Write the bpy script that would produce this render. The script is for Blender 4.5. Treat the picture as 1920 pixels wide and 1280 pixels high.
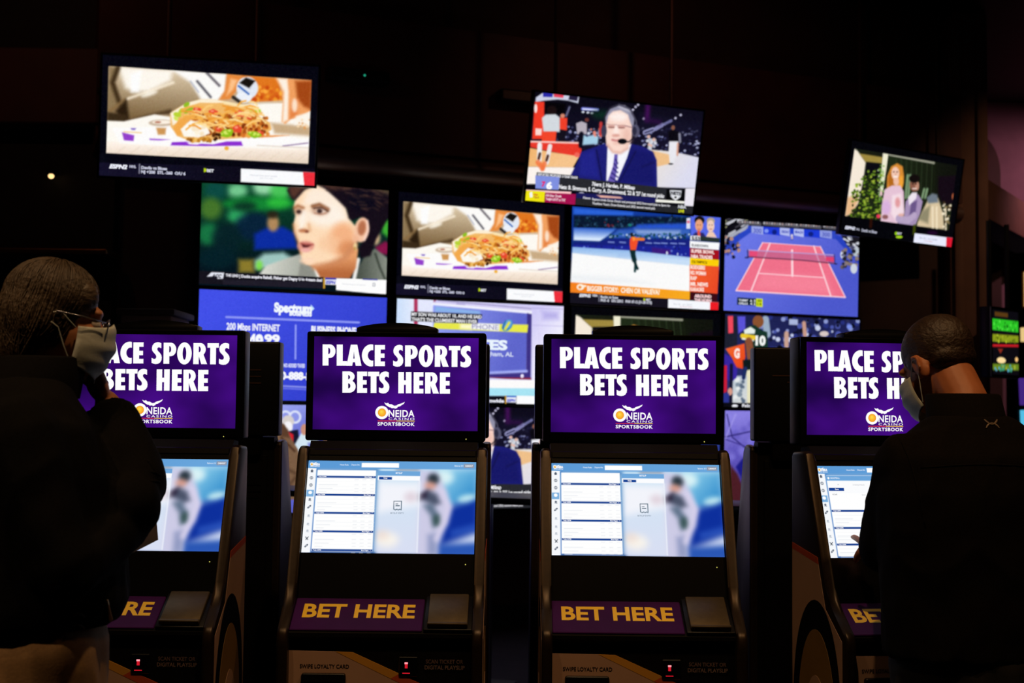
import bpy, bmesh, math, random
import numpy as np
from mathutils import Vector, Matrix, Euler

random.seed(7)
rng = np.random.default_rng(11)
scene = bpy.context.scene
for _o in list(bpy.data.objects):
    bpy.data.objects.remove(_o)
col = scene.collection

# ------------------------------------------------------------------ camera
cam_d = bpy.data.cameras.new('camera')
cam_d.sensor_width = 36.0
cam_d.lens = 45.0
cam_d.clip_end = 100
cam = bpy.data.objects.new('camera', cam_d)
col.objects.link(cam)
cam.matrix_world = (Matrix.Translation((0, 0, 1.45))
                    @ Matrix.Rotation(math.pi / 2 + math.atan(135 / 2400), 4, 'X')
                    @ Matrix.Rotation(0.011, 4, 'Z'))
cam_d.dof.use_dof = True
cam_d.dof.focus_distance = 3.45
cam_d.dof.aperture_fstop = 5.0
scene.camera = cam

# ------------------------------------------------------------------ world / exposure
world = bpy.data.worlds.new('dark_room')
scene.world = world
world.use_nodes = True
world.node_tree.nodes['Background'].inputs[0].default_value = (0.9, 0.55, 0.4, 1)
world.node_tree.nodes['Background'].inputs[1].default_value = 0.0006
vs = scene.view_settings
vs.view_transform = 'Standard'
vs.look = 'None'
vs.exposure = 0.0
vs.gamma = 1.0
vs.use_curve_mapping = False

# ------------------------------------------------------------------ room lamps
# recessed ceiling downlights (their housings are built with the ceiling below)
DOWNLIGHTS = [  # x, y, power, cone degrees, aim (x, y, z), tint
    (-1.25, 1.75, 78.0, 62, (-1.0, 2.9, 1.0), (1.0, 0.62, 0.30)),
    (0.20, 1.85, 165.0, 60, (0.10, 3.3, 0.9), (1.0, 0.60, 0.28)),
    (1.75, 1.70, 115.0, 62, (1.25, 3.0, 1.0), (1.0, 0.52, 0.20)),
    (-2.30, 0.60, 230.0, 17, (-0.98, 2.42, 0.90), (1.0, 0.62, 0.32)),  # added narrow spot, only there to brighten the khaki trousers
]
CEIL = 4.75

# ------------------------------------------------------------------ helpers: colours and materials
def lin(c):
    c = np.asarray(c, float)
    return np.where(c <= 0.04045, c / 12.92, ((c + 0.055) / 1.055) ** 2.4)


def hx(s):
    s = s.lstrip('#')
    if len(s) == 3:
        s = ''.join(ch * 2 for ch in s)
    return np.array([int(s[i:i + 2], 16) / 255 for i in (0, 2, 4)])


MATS = {}


def mat(name, color, rough=0.5, metal=0.0, var=0.15, scale=30.0, bump=0.0, emit=0.0, spec=0.5):
    """procedural surface: noise-varied colour, optional fine relief"""
    if name in MATS:
        return MATS[name]
    m = bpy.data.materials.new(name)
    m.use_nodes = True
    nt = m.node_tree
    b = nt.nodes['Principled BSDF']
    c = lin(hx(color)) if isinstance(color, str) else np.array(color, float)
    tc = nt.nodes.new('ShaderNodeTexCoord')
    nz = nt.nodes.new('ShaderNodeTexNoise')
    nz.inputs['Scale'].default_value = scale
    nz.inputs['Detail'].default_value = 4
    nt.links.new(tc.outputs['Object'], nz.inputs['Vector'])
    rp = nt.nodes.new('ShaderNodeValToRGB')
    rp.color_ramp.elements[0].position = 0.3
    rp.color_ramp.elements[1].position = 0.7
    rp.color_ramp.elements[0].color = (*(c * (1 - var)), 1)
    rp.color_ramp.elements[1].color = (*np.minimum(c * (1 + var), 1), 1)
    nt.links.new(nz.outputs['Fac'], rp.inputs['Fac'])
    nt.links.new(rp.outputs['Color'], b.inputs['Base Color'])
    b.inputs['Roughness'].default_value = rough
    b.inputs['Metallic'].default_value = metal
    b.inputs['Specular IOR Level'].default_value = spec
    if bump:
        bp = nt.nodes.new('ShaderNodeBump')
        bp.inputs['Strength'].default_value = bump
        bp.inputs['Distance'].default_value = 0.01
        nt.links.new(nz.outputs['Fac'], bp.inputs['Height'])
        nt.links.new(bp.outputs['Normal'], b.inputs['Normal'])
    if emit:
        nt.links.new(rp.outputs['Color'], b.inputs['Emission Color'])
        b.inputs['Emission Strength'].default_value = emit
    MATS[name] = m
    return m


def mat_glow(name, color, strength=1.0):
    if name in MATS:
        return MATS[name]
    m = bpy.data.materials.new(name)
    m.use_nodes = True
    nt = m.node_tree
    nt.nodes.remove(nt.nodes['Principled BSDF'])
    e = nt.nodes.new('ShaderNodeEmission')
    e.inputs[0].default_value = (*lin(hx(color)), 1)
    e.inputs[1].default_value = strength
    nt.links.new(e.outputs[0], nt.nodes['Material Output'].inputs[0])
    MATS[name] = m
    return m


def mat_picture(name, strength=1.0):
    """lit display panel: the picture is a colour attribute computed below"""
    if name in MATS:
        return MATS[name]
    m = bpy.data.materials.new(name)
    m.use_nodes = True
    nt = m.node_tree
    nt.nodes.remove(nt.nodes['Principled BSDF'])
    a = nt.nodes.new('ShaderNodeAttribute')
    a.attribute_name = 'Col'
    e = nt.nodes.new('ShaderNodeEmission')
    e.inputs[1].default_value = strength
    nt.links.new(a.outputs['Color'], e.inputs[0])
    nt.links.new(e.outputs[0], nt.nodes['Material Output'].inputs[0])
    m.cycles.emission_sampling = 'NONE'
    MATS[name] = m
    return m


def mat_sign(name):
    """purple sign display: soft procedural clouds of violet light"""
    if name in MATS:
        return MATS[name]
    m = bpy.data.materials.new(name)
    m.use_nodes = True
    nt = m.node_tree
    nt.nodes.remove(nt.nodes['Principled BSDF'])
    tc = nt.nodes.new('ShaderNodeTexCoord')
    mp = nt.nodes.new('ShaderNodeMapping')
    mp.inputs['Scale'].default_value = (5.0, 1.0, 7.5)
    mp.inputs['Rotation'].default_value = (0, 0.6, 0)
    nz = nt.nodes.new('ShaderNodeTexNoise')
    nz.inputs['Scale'].default_value = 1.0
    nz.inputs['Detail'].default_value = 1.5
    nt.links.new(tc.outputs['Object'], mp.inputs['Vector'])
    nt.links.new(mp.outputs['Vector'], nz.inputs['Vector'])
    rp = nt.nodes.new('ShaderNodeValToRGB')
    rp.color_ramp.elements[0].position = 0.33
    rp.color_ramp.elements[0].color = (*lin(hx('#1b0440')), 1)
    rp.color_ramp.elements[1].position = 0.72
    rp.color_ramp.elements[1].color = (*lin(hx('#480c8a')), 1)
    nt.links.new(nz.outputs['Fac'], rp.inputs['Fac'])
    e = nt.nodes.new('ShaderNodeEmission')
    nt.links.new(rp.outputs['Color'], e.inputs[0])
    nt.links.new(e.outputs[0], nt.nodes['Material Output'].inputs[0])
    MATS[name] = m
    return m


PIC = mat_picture('lit_display_picture')

# ------------------------------------------------------------------ helpers: objects
def obj(name, mesh, parent=None, m=None, loc=None, rot=None):
    o = bpy.data.objects.new(name, mesh)
    col.objects.link(o)
    if m is not None and mesh is not None and not mesh.materials:
        mesh.materials.append(m)
    if parent is not None:
        o.parent = parent
    if loc is not None:
        o.location = loc
    if rot is not None:
        o.rotation_euler = rot
    return o


def thing(name, label, cat, loc=(0, 0, 0), rz=0.0, group=None):
    o = bpy.data.objects.new(name, None)
    o.empty_display_size = 0.1
    col.objects.link(o)
    o.location = loc
    o.rotation_euler = (0, 0, rz)
    return tag(o, label, cat, group)


def tag(o, label, cat, group=None):
    o['label'] = label
    o['category'] = cat
    if group:
        o['group'] = group
    return o


def struct(o):
    o['kind'] = 'structure'
    return o


class MB:
    """mesh builder around a bmesh"""

    def __init__(s):
        s.bm = bmesh.new()

    def box(s, x0, x1, y0, y1, z0, z1, bev=0.0, seg=2, M=None):
        vs_ = [s.bm.verts.new((x, y, z)) for x in (x0, x1) for y in (y0, y1) for z in (z0, z1)]
        F = [(0, 1, 3, 2), (4, 6, 7, 5), (0, 4, 5, 1), (2, 3, 7, 6), (0, 2, 6, 4), (1, 5, 7, 3)]
        fs = [s.bm.faces.new([vs_[i] for i in f]) for f in F]
        if bev:
            es = list({e for f in fs for e in f.edges})
            r = bmesh.ops.bevel(s.bm, geom=es, offset=bev, segments=seg, affect='EDGES', profile=0.5)
            vs_ = list({v for f in r['faces'] for v in f.verts} | {v for v in vs_ if v.is_valid})
        if M is not None:
            bmesh.ops.transform(s.bm, matrix=M, verts=[v for v in vs_ if v.is_valid])
        return s

    def prism(s, pts, a, b, axis='x', bev=0.0, seg=2):
        """closed outline extruded along an axis; pts are the other two coordinates in order"""
        def mk(p, t):
            return {'x': (t, p[0], p[1]), 'y': (p[0], t, p[1]), 'z': (p[0], p[1], t)}[axis]
        A = [s.bm.verts.new(mk(p, a)) for p in pts]
        B = [s.bm.verts.new(mk(p, b)) for p in pts]
        n = len(pts)
        f1 = s.bm.faces.new(A)
        f2 = s.bm.faces.new(B[::-1])
        fs = [f1, f2]
        for i in range(n):
            fs.append(s.bm.faces.new((A[i], B[i], B[(i + 1) % n], A[(i + 1) % n])))
        if bev:
            es = list(f1.edges) + list(f2.edges)
            bmesh.ops.bevel(s.bm, geom=es, offset=bev, segments=seg, affect='EDGES', profile=0.5)
        return s

    def tube(s, pts, r, n=8, caps=True):
        """round tube along points; r is a number or one radius per point"""
        pts = [Vector(p) for p in pts]
        rs = r if isinstance(r, (list, tuple)) else [r] * len(pts)
        rings = []
        ref = None
        for i, p in enumerate(pts):
            d = (pts[min(i + 1, len(pts) - 1)] - pts[max(i - 1, 0)]).normalized()
            if ref is None:
                ref = d.orthogonal().normalized()
            ref = (ref - d * ref.dot(d)).normalized()
            t = d.cross(ref)
            rings.append([s.bm.verts.new(p + (ref * math.cos(k * 2 * math.pi / n) + t * math.sin(k * 2 * math.pi / n)) * rs[i]) for k in range(n)])
        for a, b in zip(rings, rings[1:]):
            for k in range(n):
                s.bm.faces.new((a[k], a[(k + 1) % n], b[(k + 1) % n], b[k]))
        if caps:
            s.bm.faces.new(rings[0][::-1])
            s.bm.faces.new(rings[-1])
        return s

    def limb(s, pts, rs, n=12):
        """tapered limb with rounded ends, closed"""
        P = [Vector(p) for p in pts]
        d0 = (P[0] - P[1]).normalized()
        d1 = (P[-1] - P[-2]).normalized()
        q = [P[0] + d0 * rs[0] * .98, P[0] + d0 * rs[0] * .7] + P + [P[-1] + d1 * rs[-1] * .7, P[-1] + d1 * rs[-1] * .98]
        rr = [rs[0] * .15, rs[0] * .72] + list(rs) + [rs[-1] * .72, rs[-1] * .15]
        return s.tube(q, rr, n)

    def ell(s, c, r, M=None, n=16):
        g = bmesh.ops.create_uvsphere(s.bm, u_segments=n, v_segments=max(8, n * 2 // 3), radius=1)
        T = Matrix.Translation(c) @ (M.to_4x4() if M is not None else Matrix.Identity(4)) @ Matrix.Diagonal((*r, 1))
        bmesh.ops.transform(s.bm, matrix=T, verts=g['verts'])
        return s

    def loft(s, rings, closed_ends=True):
        R = [[s.bm.verts.new(p) for p in r] for r in rings]
        n = len(R[0])
        for a, b in zip(R, R[1:]):
            for k in range(n):
                s.bm.faces.new((a[k], a[(k + 1) % n], b[(k + 1) % n], b[k]))
        if closed_ends:
            s.bm.faces.new(R[0][::-1])
            s.bm.faces.new(R[-1])
        return s

    def lathe(s, prof, n=24, c=(0, 0, 0)):
        rings = [[(c[0] + r * math.cos(k * 2 * math.pi / n), c[1] + r * math.sin(k * 2 * math.pi / n), c[2] + z) for k in range(n)] for r, z in prof]
        return s.loft(rings)

    def mesh(s, name, m=None, smooth=False, angle=None):
        bmesh.ops.recalc_face_normals(s.bm, faces=s.bm.faces)
        me = bpy.data.meshes.new(name)
        s.bm.to_mesh(me)
        s.bm.free()
        if m is not None:
            me.materials.append(m)
        if smooth:
            me.polygons.foreach_set('use_smooth', [True] * len(me.polygons))
        if angle is not None:
            me.polygons.foreach_set('use_smooth', [True] * len(me.polygons))
            me.set_sharp_from_angle(angle=math.radians(angle))
        return me


# ------------------------------------------------------------------ helpers: lettering as flat meshes
_tc = {}


def glyphs(text, off=0.0, italic=0.0, spacing=1.0):
    """2-D triangles of a line of text, cap height 1, left edge at 0"""
    key = (text, off, italic, spacing)
    if key in _tc:
        return _tc[key]
    cu = bpy.data.curves.new('lettering_source', 'FONT')
    cu.body = text
    cu.size = 1.0
    cu.offset = off
    cu.shear = italic
    cu.space_character = spacing
    cu.resolution_u = 3
    o = bpy.data.objects.new('lettering_source', cu)
    me = o.to_mesh()
    v = np.zeros(len(me.vertices) * 3)
    me.vertices.foreach_get('co', v)
    v = v.reshape(-1, 3)[:, :2]
    f = [tuple(p.vertices) for p in me.polygons]
    o.to_mesh_clear()
    bpy.data.objects.remove(o)
    bpy.data.curves.remove(cu)
    if len(v):
        v = v.copy()
        v[:, 0] -= v[:, 0].min()
        v /= 0.729
    _tc[key] = (v, f)
    return v, f


class Flat:
    """coloured flat print (lettering, marks) lying in a local x/z plane, facing -y"""

    def __init__(s):
        s.v, s.f, s.c = [], [], []
        s.n = 0

    def add(s, v2, faces, color, y=0.0):
        for p in v2:
            s.v.append((p[0], y, p[1]))
        for f in faces:
            s.f.append(tuple(i + s.n for i in f))
        s.c += [color] * len(v2)
        s.n += len(v2)

    def text(s, text, x0, x1, z, h, color, off=0.02, italic=0.0, y=0.0, spacing=1.0, slope=0.0):
        v, f = glyphs(text, off, italic, spacing)
        if not len(v):
            return
        w = v[:, 0].max()
        k = (x1 - x0) / w if x1 is not None else h
        q = np.column_stack([x0 + v[:, 0] * k, z + v[:, 1] * h + slope * v[:, 0] * k])
        s.add(q, f, color, y)

    def poly(s, pts, color, y=0.0):
        s.add(pts, [tuple(range(len(pts)))], color, y)

    def ring(s, cx, cz, r0, r1, color, y=0.0, n=28, ax=1.0):
        pts = []
        for k in range(n):
            a = 2 * math.pi * k / n
            pts += [(cx + ax * r0 * math.cos(a), cz + r0 * math.sin(a)), (cx + ax * r1 * math.cos(a), cz + r1 * math.sin(a))]
        s.add(pts, [(2 * k, 2 * k + 1, (2 * k + 3) % (2 * n), (2 * k + 2) % (2 * n)) for k in range(n)], color, y)

    def disc(s, cx, cz, rx, rz, color, y=0.0, n=24):
        s.poly([(cx + rx * math.cos(2 * math.pi * k / n), cz + rz * math.sin(2 * math.pi * k / n)) for k in range(n)], color, y)

    def mesh(s, name, m):
        me = bpy.data.meshes.new(name)
        me.from_pydata(s.v, [], s.f)
        at = me.color_attributes.new('Col', 'FLOAT_COLOR', 'POINT')
        cc = np.ones((s.n, 4))
        cc[:, :3] = np.array([lin(hx(c)) if isinstance(c, str) else c for c in s.c]) if s.n else 0
        at.data.foreach_set('color', cc.ravel())
        me.materials.append(m)
        return me


# ------------------------------------------------------------------ helpers: painting the pictures shown on the displays
class Canvas:
    """numpy picture; coordinates are those of a working frame whose corner quad is given"""

    def __init__(s, quad, off=(0, 0), sc=1.0, bg='#000', W=320, H=180):
        s.W, s.H = W, H
        s.img = np.zeros((H, W, 3)) + hx(bg)
        src = (np.array(quad, float) - np.array(off)) * sc
        dst = np.array([(0, 0), (W - 1, 0), (W - 1, H - 1), (0, H - 1)], float)
        A, b = [], []
        for (x, y), (u, v) in zip(src, dst):
            A.append([x, y, 1, 0, 0, 0, -u * x, -u * y]); b.append(u)
            A.append([0, 0, 0, x, y, 1, -v * x, -v * y]); b.append(v)
        h = np.linalg.solve(np.array(A), np.array(b))
        s.Hm = np.append(h, 1).reshape(3, 3)
        s.flat = Flat()
        s.lines = []
        s.size = (1.21, 0.681)

    def T(s, pts):
        p = np.column_stack([np.array(pts, float), np.ones(len(pts))]) @ s.Hm.T
        return p[:, :2] / p[:, 2:3]

    def _blend(s, x0, x1, y0, y1, m, c, a):
        m = (m * a)[..., None]
        reg = s.img[y0:y1, x0:x1]
        reg[:] = reg * (1 - m) + c * m

    def _mask(s, q, soft, stroke=None):
        pad = soft * 1.5 + 2 + (stroke or 0)
        x0 = int(max(0, math.floor(q[:, 0].min() - pad))); x1 = int(min(s.W, math.ceil(q[:, 0].max() + pad)))
        y0 = int(max(0, math.floor(q[:, 1].min() - pad))); y1 = int(min(s.H, math.ceil(q[:, 1].max() + pad)))
        if x1 <= x0 or y1 <= y0:
            return None
        Y, X = np.mgrid[y0:y1, x0:x1].astype(float)
        d = np.full(X.shape, 1e9)
        inside = np.zeros(X.shape, bool)
        n = len(q)
        for i in range(n if stroke is None else n - 1):
            ax, ay = q[i]; bx, by = q[(i + 1) % n]
            ex, ey = bx - ax, by - ay
            L = ex * ex + ey * ey + 1e-9
            t = np.clip(((X - ax) * ex + (Y - ay) * ey) / L, 0, 1)
            d = np.minimum(d, (X - ax - t * ex) ** 2 + (Y - ay - t * ey) ** 2)
            if stroke is None and ay != by:
                cnd = (ay > Y) != (by > Y)
                inside ^= cnd & (X < (bx - ax) * (Y - ay) / (by - ay) + ax)
        d = np.sqrt(d)
        sd = np.where(inside, d, -d) if stroke is None else stroke - d
        m = np.clip(0.5 + sd / (2 * soft), 0, 1)
        return x0, x1, y0, y1, m * m * (3 - 2 * m)

    def poly(s, pts, c, soft=0.7, a=1.0):
        r = s._mask(s.T(pts), soft)
        if r:
            s._blend(*r, hx(c) if isinstance(c, str) else c, a)
        return s

    def outside(s, pts, c, soft=0.6):
        r = s._mask(s.T(pts), soft)
        m = np.ones((s.H, s.W))
        m[r[2]:r[3], r[0]:r[1]] = 1 - r[4]
        s._blend(0, s.W, 0, s.H, m, hx(c), 1)
        return s

    def ell(s, cx, cy, rx, ry, c, soft=0.7, a=1.0, rot=0.0, n=22):
        k = np.arange(n) * 2 * math.pi / n
        x, y = rx * np.cos(k), ry * np.sin(k)
        cr, sr = math.cos(math.radians(rot)), math.sin(math.radians(rot))
        return s.poly(np.column_stack([cx + x * cr - y * sr, cy + x * sr + y * cr]), c, soft, a)

    def line(s, pts, w, c, soft=0.6, a=1.0):
        q = s.T(pts)
        e = s.T([(pts[0][0] + w, pts[0][1])])[0]
        wpx = abs(e[0] - q[0][0]) / 2
        r = s._mask(q, soft, stroke=max(wpx, 0.2))
        if r:
            s._blend(*r, hx(c) if isinstance(c, str) else c, a)
        return s

    def grad(s, pts, c0, c1, p0, p1, soft=0.7, a=1.0):
        """polygon filled with a linear change from c0 at p0 to c1 at p1"""
        q = s.T(pts)
        r = s._mask(q, soft)
        if not r:
            return s
        x0, x1, y0, y1, m = r
        g = s.T([p0, p1])
        d = g[1] - g[0]
        Y, X = np.mgrid[y0:y1, x0:x1].astype(float)
        t = np.clip(((X - g[0, 0]) * d[0] + (Y - g[0, 1]) * d[1]) / (d @ d + 1e-9), 0, 1)[..., None]
        s._blend(x0, x1, y0, y1, m, hx(c0) * (1 - t) + hx(c1) * t, a)
        return s

    def dots(s, box, n, r, cols, soft=0.8, a=1.0, sq=1.0, poly=None):
        for _ in range(n):
            x = rng.uniform(box[0], box[2]); y = rng.uniform(box[1], box[3])
            rr = rng.uniform(*r)
            s.ell(x, y, rr, rr * sq, cols[rng.integers(len(cols))], soft, a, n=8)
        return s

    def blur(s, sig):
        k = np.arange(-int(3 * sig) - 1, int(3 * sig) + 2)
        g = np.exp(-k ** 2 / (2 * sig * sig)); g /= g.sum()
        p = len(k) // 2
        I = np.pad(s.img, ((p, p), (0, 0), (0, 0)), mode='edge')
        I = sum(I[i:i + s.H] * g[i] for i in range(len(k)))
        I = np.pad(I, ((0, 0), (p, p), (0, 0)), mode='edge')
        s.img = sum(I[:, i:i + s.W] * g[i] for i in range(len(k)))
        return s

    def grain(s, a):
        s.img = s.img + rng.normal(0, a, (s.H, s.W, 1)) + rng.normal(0, a * .5, s.img.shape)
        return s

    def text(s, t, x0, x1, y, h, c='#ffffff', off=0.03, italic=0.0, spacing=1.0):
        """lettering mesh: from x0 to x1 on baseline y (taken at x0), cap height h"""
        q = s.T([(x0, y), (x1, y), (x0, y - h)])
        W, Hh = s.size
        mx = lambda u: (u / (s.W - 1) - .5) * W
        mz = lambda v: (.5 - v / (s.H - 1)) * Hh
        s.flat = Flat()
        s.lines.append(s.flat)
        s.flat.text(t, mx(q[0, 0]), mx(q[1, 0]), mz(q[0, 1]), abs(q[0, 1] - q[2, 1]) / (s.H - 1) * Hh, c, off, italic, spacing=spacing)
        return s

    def mesh(s, name):
        W, Hh = s.size
        X, Z = np.meshgrid((np.arange(s.W) / (s.W - 1) - .5) * W, (.5 - np.arange(s.H) / (s.H - 1)) * Hh)
        co = np.stack([X, np.zeros_like(X), Z], -1).reshape(-1, 3)
        i = np.arange(s.H * s.W).reshape(s.H, s.W)
        q = np.stack([i[1:, :-1], i[1:, 1:], i[:-1, 1:], i[:-1, :-1]], -1).reshape(-1)
        nf = len(q) // 4
        me = bpy.data.meshes.new(name)
        me.vertices.add(len(co)); me.loops.add(len(q)); me.polygons.add(nf)
        me.vertices.foreach_set('co', co.ravel())
        me.loops.foreach_set('vertex_index', q)
        me.polygons.foreach_set('loop_start', np.arange(nf) * 4)
        me.polygons.foreach_set('loop_total', np.full(nf, 4))
        me.update(calc_edges=True)
        at = me.color_attributes.new('Col', 'FLOAT_COLOR', 'POINT')
        cc = np.ones((len(co), 4))
        cc[:, :3] = lin(np.clip(s.img, 0, 1)).reshape(-1, 3)
        at.data.foreach_set('color', cc.ravel())
        me.materials.append(PIC)
        return me

# ------------------------------------------------------------------ televisions: place, turn (yaw, tilt, roll) and working-frame quad
TVS = {
 'A': ((-1.74, 7.225, 3.098), (4.98, 5.22, 1.29), [[193.0, 102.5], [597.5, 125.4], [589.4, 348.4], [186.1, 328.8]]),
 'B': ((0.662, 8.226, 3.131), (21.63, 11.61, 0.36), [[1003.1, 172.0], [1318.6, 209.4], [1297.6, 402.0], [984.4, 375.7]]),
 'C': ((2.973, 9.688, 3.142), (30.79, 10.02, 0.67), [[1597.5, 263.3], [1806.0, 300.9], [1783.2, 463.0], [1574.5, 436.3]]),
 'W11': ((-1.386, 8.14, 2.565), (22.9, 2.0, 0), [[379.1, 329.3], [728.6, 357.6], [723.3, 551.1], [372.8, 534.2]]),
 'W12': ((-0.207, 8.638, 2.565), (22.9, 2.0, 0), [[747.6, 359.2], [1058.2, 384.3], [1053.9, 567.1], [742.4, 552.1]]),
 'W13': ((0.963, 9.132, 2.565), (22.9, 2.0, 0), [[1072.8, 385.5], [1351.0, 408.1], [1347.4, 581.3], [1068.5, 567.8]]),
 'W14': ((2.115, 9.619, 2.565), (22.9, 2.0, 0), [[1359.8, 408.8], [1610.7, 429.1], [1607.7, 593.9], [1356.2, 581.7]]),
 'W21': ((-1.386, 8.14, 1.857), (22.9, 2.0, 0), [[373.8, 541.8], [725.2, 558.4], [720.0, 753.2], [367.5, 748.2]]),
 'W22': ((-0.207, 8.638, 1.857), (22.9, 2.0, 0), [[744.3, 559.3], [1056.5, 574.0], [1052.2, 758.0], [739.1, 753.5]]),
 'W23': ((0.963, 9.132, 1.857), (22.9, 2.0, 0), [[1071.2, 574.7], [1350.6, 587.9], [1347.0, 762.1], [1066.9, 758.2]]),
 'W24': ((2.115, 9.619, 1.857), (22.9, 2.0, 0), [[1359.5, 588.3], [1611.4, 600.2], [1608.4, 765.9], [1355.9, 762.3]]),
 'W31': ((-1.386, 8.14, 1.149), (22.9, 2.0, 0), [[368.5, 756.5], [721.9, 761.1], [716.6, 957.2], [362.1, 964.4]]),
 'W32': ((-0.207, 8.638, 1.149), (22.9, 2.0, 0), [[741.1, 761.3], [1054.9, 765.4], [1050.5, 950.5], [735.9, 956.9]]),
 'W33': ((0.963, 9.132, 1.149), (22.9, 2.0, 0), [[1069.6, 765.6], [1350.3, 769.2], [1346.7, 944.5], [1065.3, 950.2]]),
 'W34': ((2.115, 9.619, 1.149), (22.9, 2.0, 0), [[1359.2, 769.3], [1612.1, 772.6], [1609.1, 939.2], [1355.6, 944.4]]),
}


def sports_ticker(c):
    """shared bottom strip, in the frame of the taco picture"""
    c.grad([(104, 858), (1720, 905), (1720, 1040), (104, 955)], '#141128', '#0d0b1a', (104, 900), (1100, 950))
    c.poly([(1168, 905), (1730, 935), (1730, 1033), (1166, 1003)], '#fbfcff', .6)
    c.poly([(1632, 930), (1730, 935), (1732, 1036), (1642, 1029)], '#ee2f3c', .6)
    c.line([(407, 872), (405, 938)], 8, '#8c8ca0')
    c.poly([(890, 900), (908, 905), (908, 926), (890, 932)], '#c8e41c')
    c.text('ESPN2', 180, 315, 900, 30, '#f2f4ff', .055, .25)
    c.text('NHL', 332, 382, 897, 20, '#c9cbe0', .04)
    c.text('Devils vs Blues', 420, 614, 906, 22, '#d7d9ee', .035)
    c.text('NJ +200  STL -260  O/U 6', 420, 752, 937, 22, '#d7d9ee', .035)
    c.text('BET', 912, 964, 929, 22, '#e6e8f0', .04)
    c.text('Money line and totals', 1235, 1440, 958, 14, '#c3c6d2', 0)
    c.text('- get the app -', 1300, 1420, 978, 13, '#d2d4de', 0)


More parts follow.
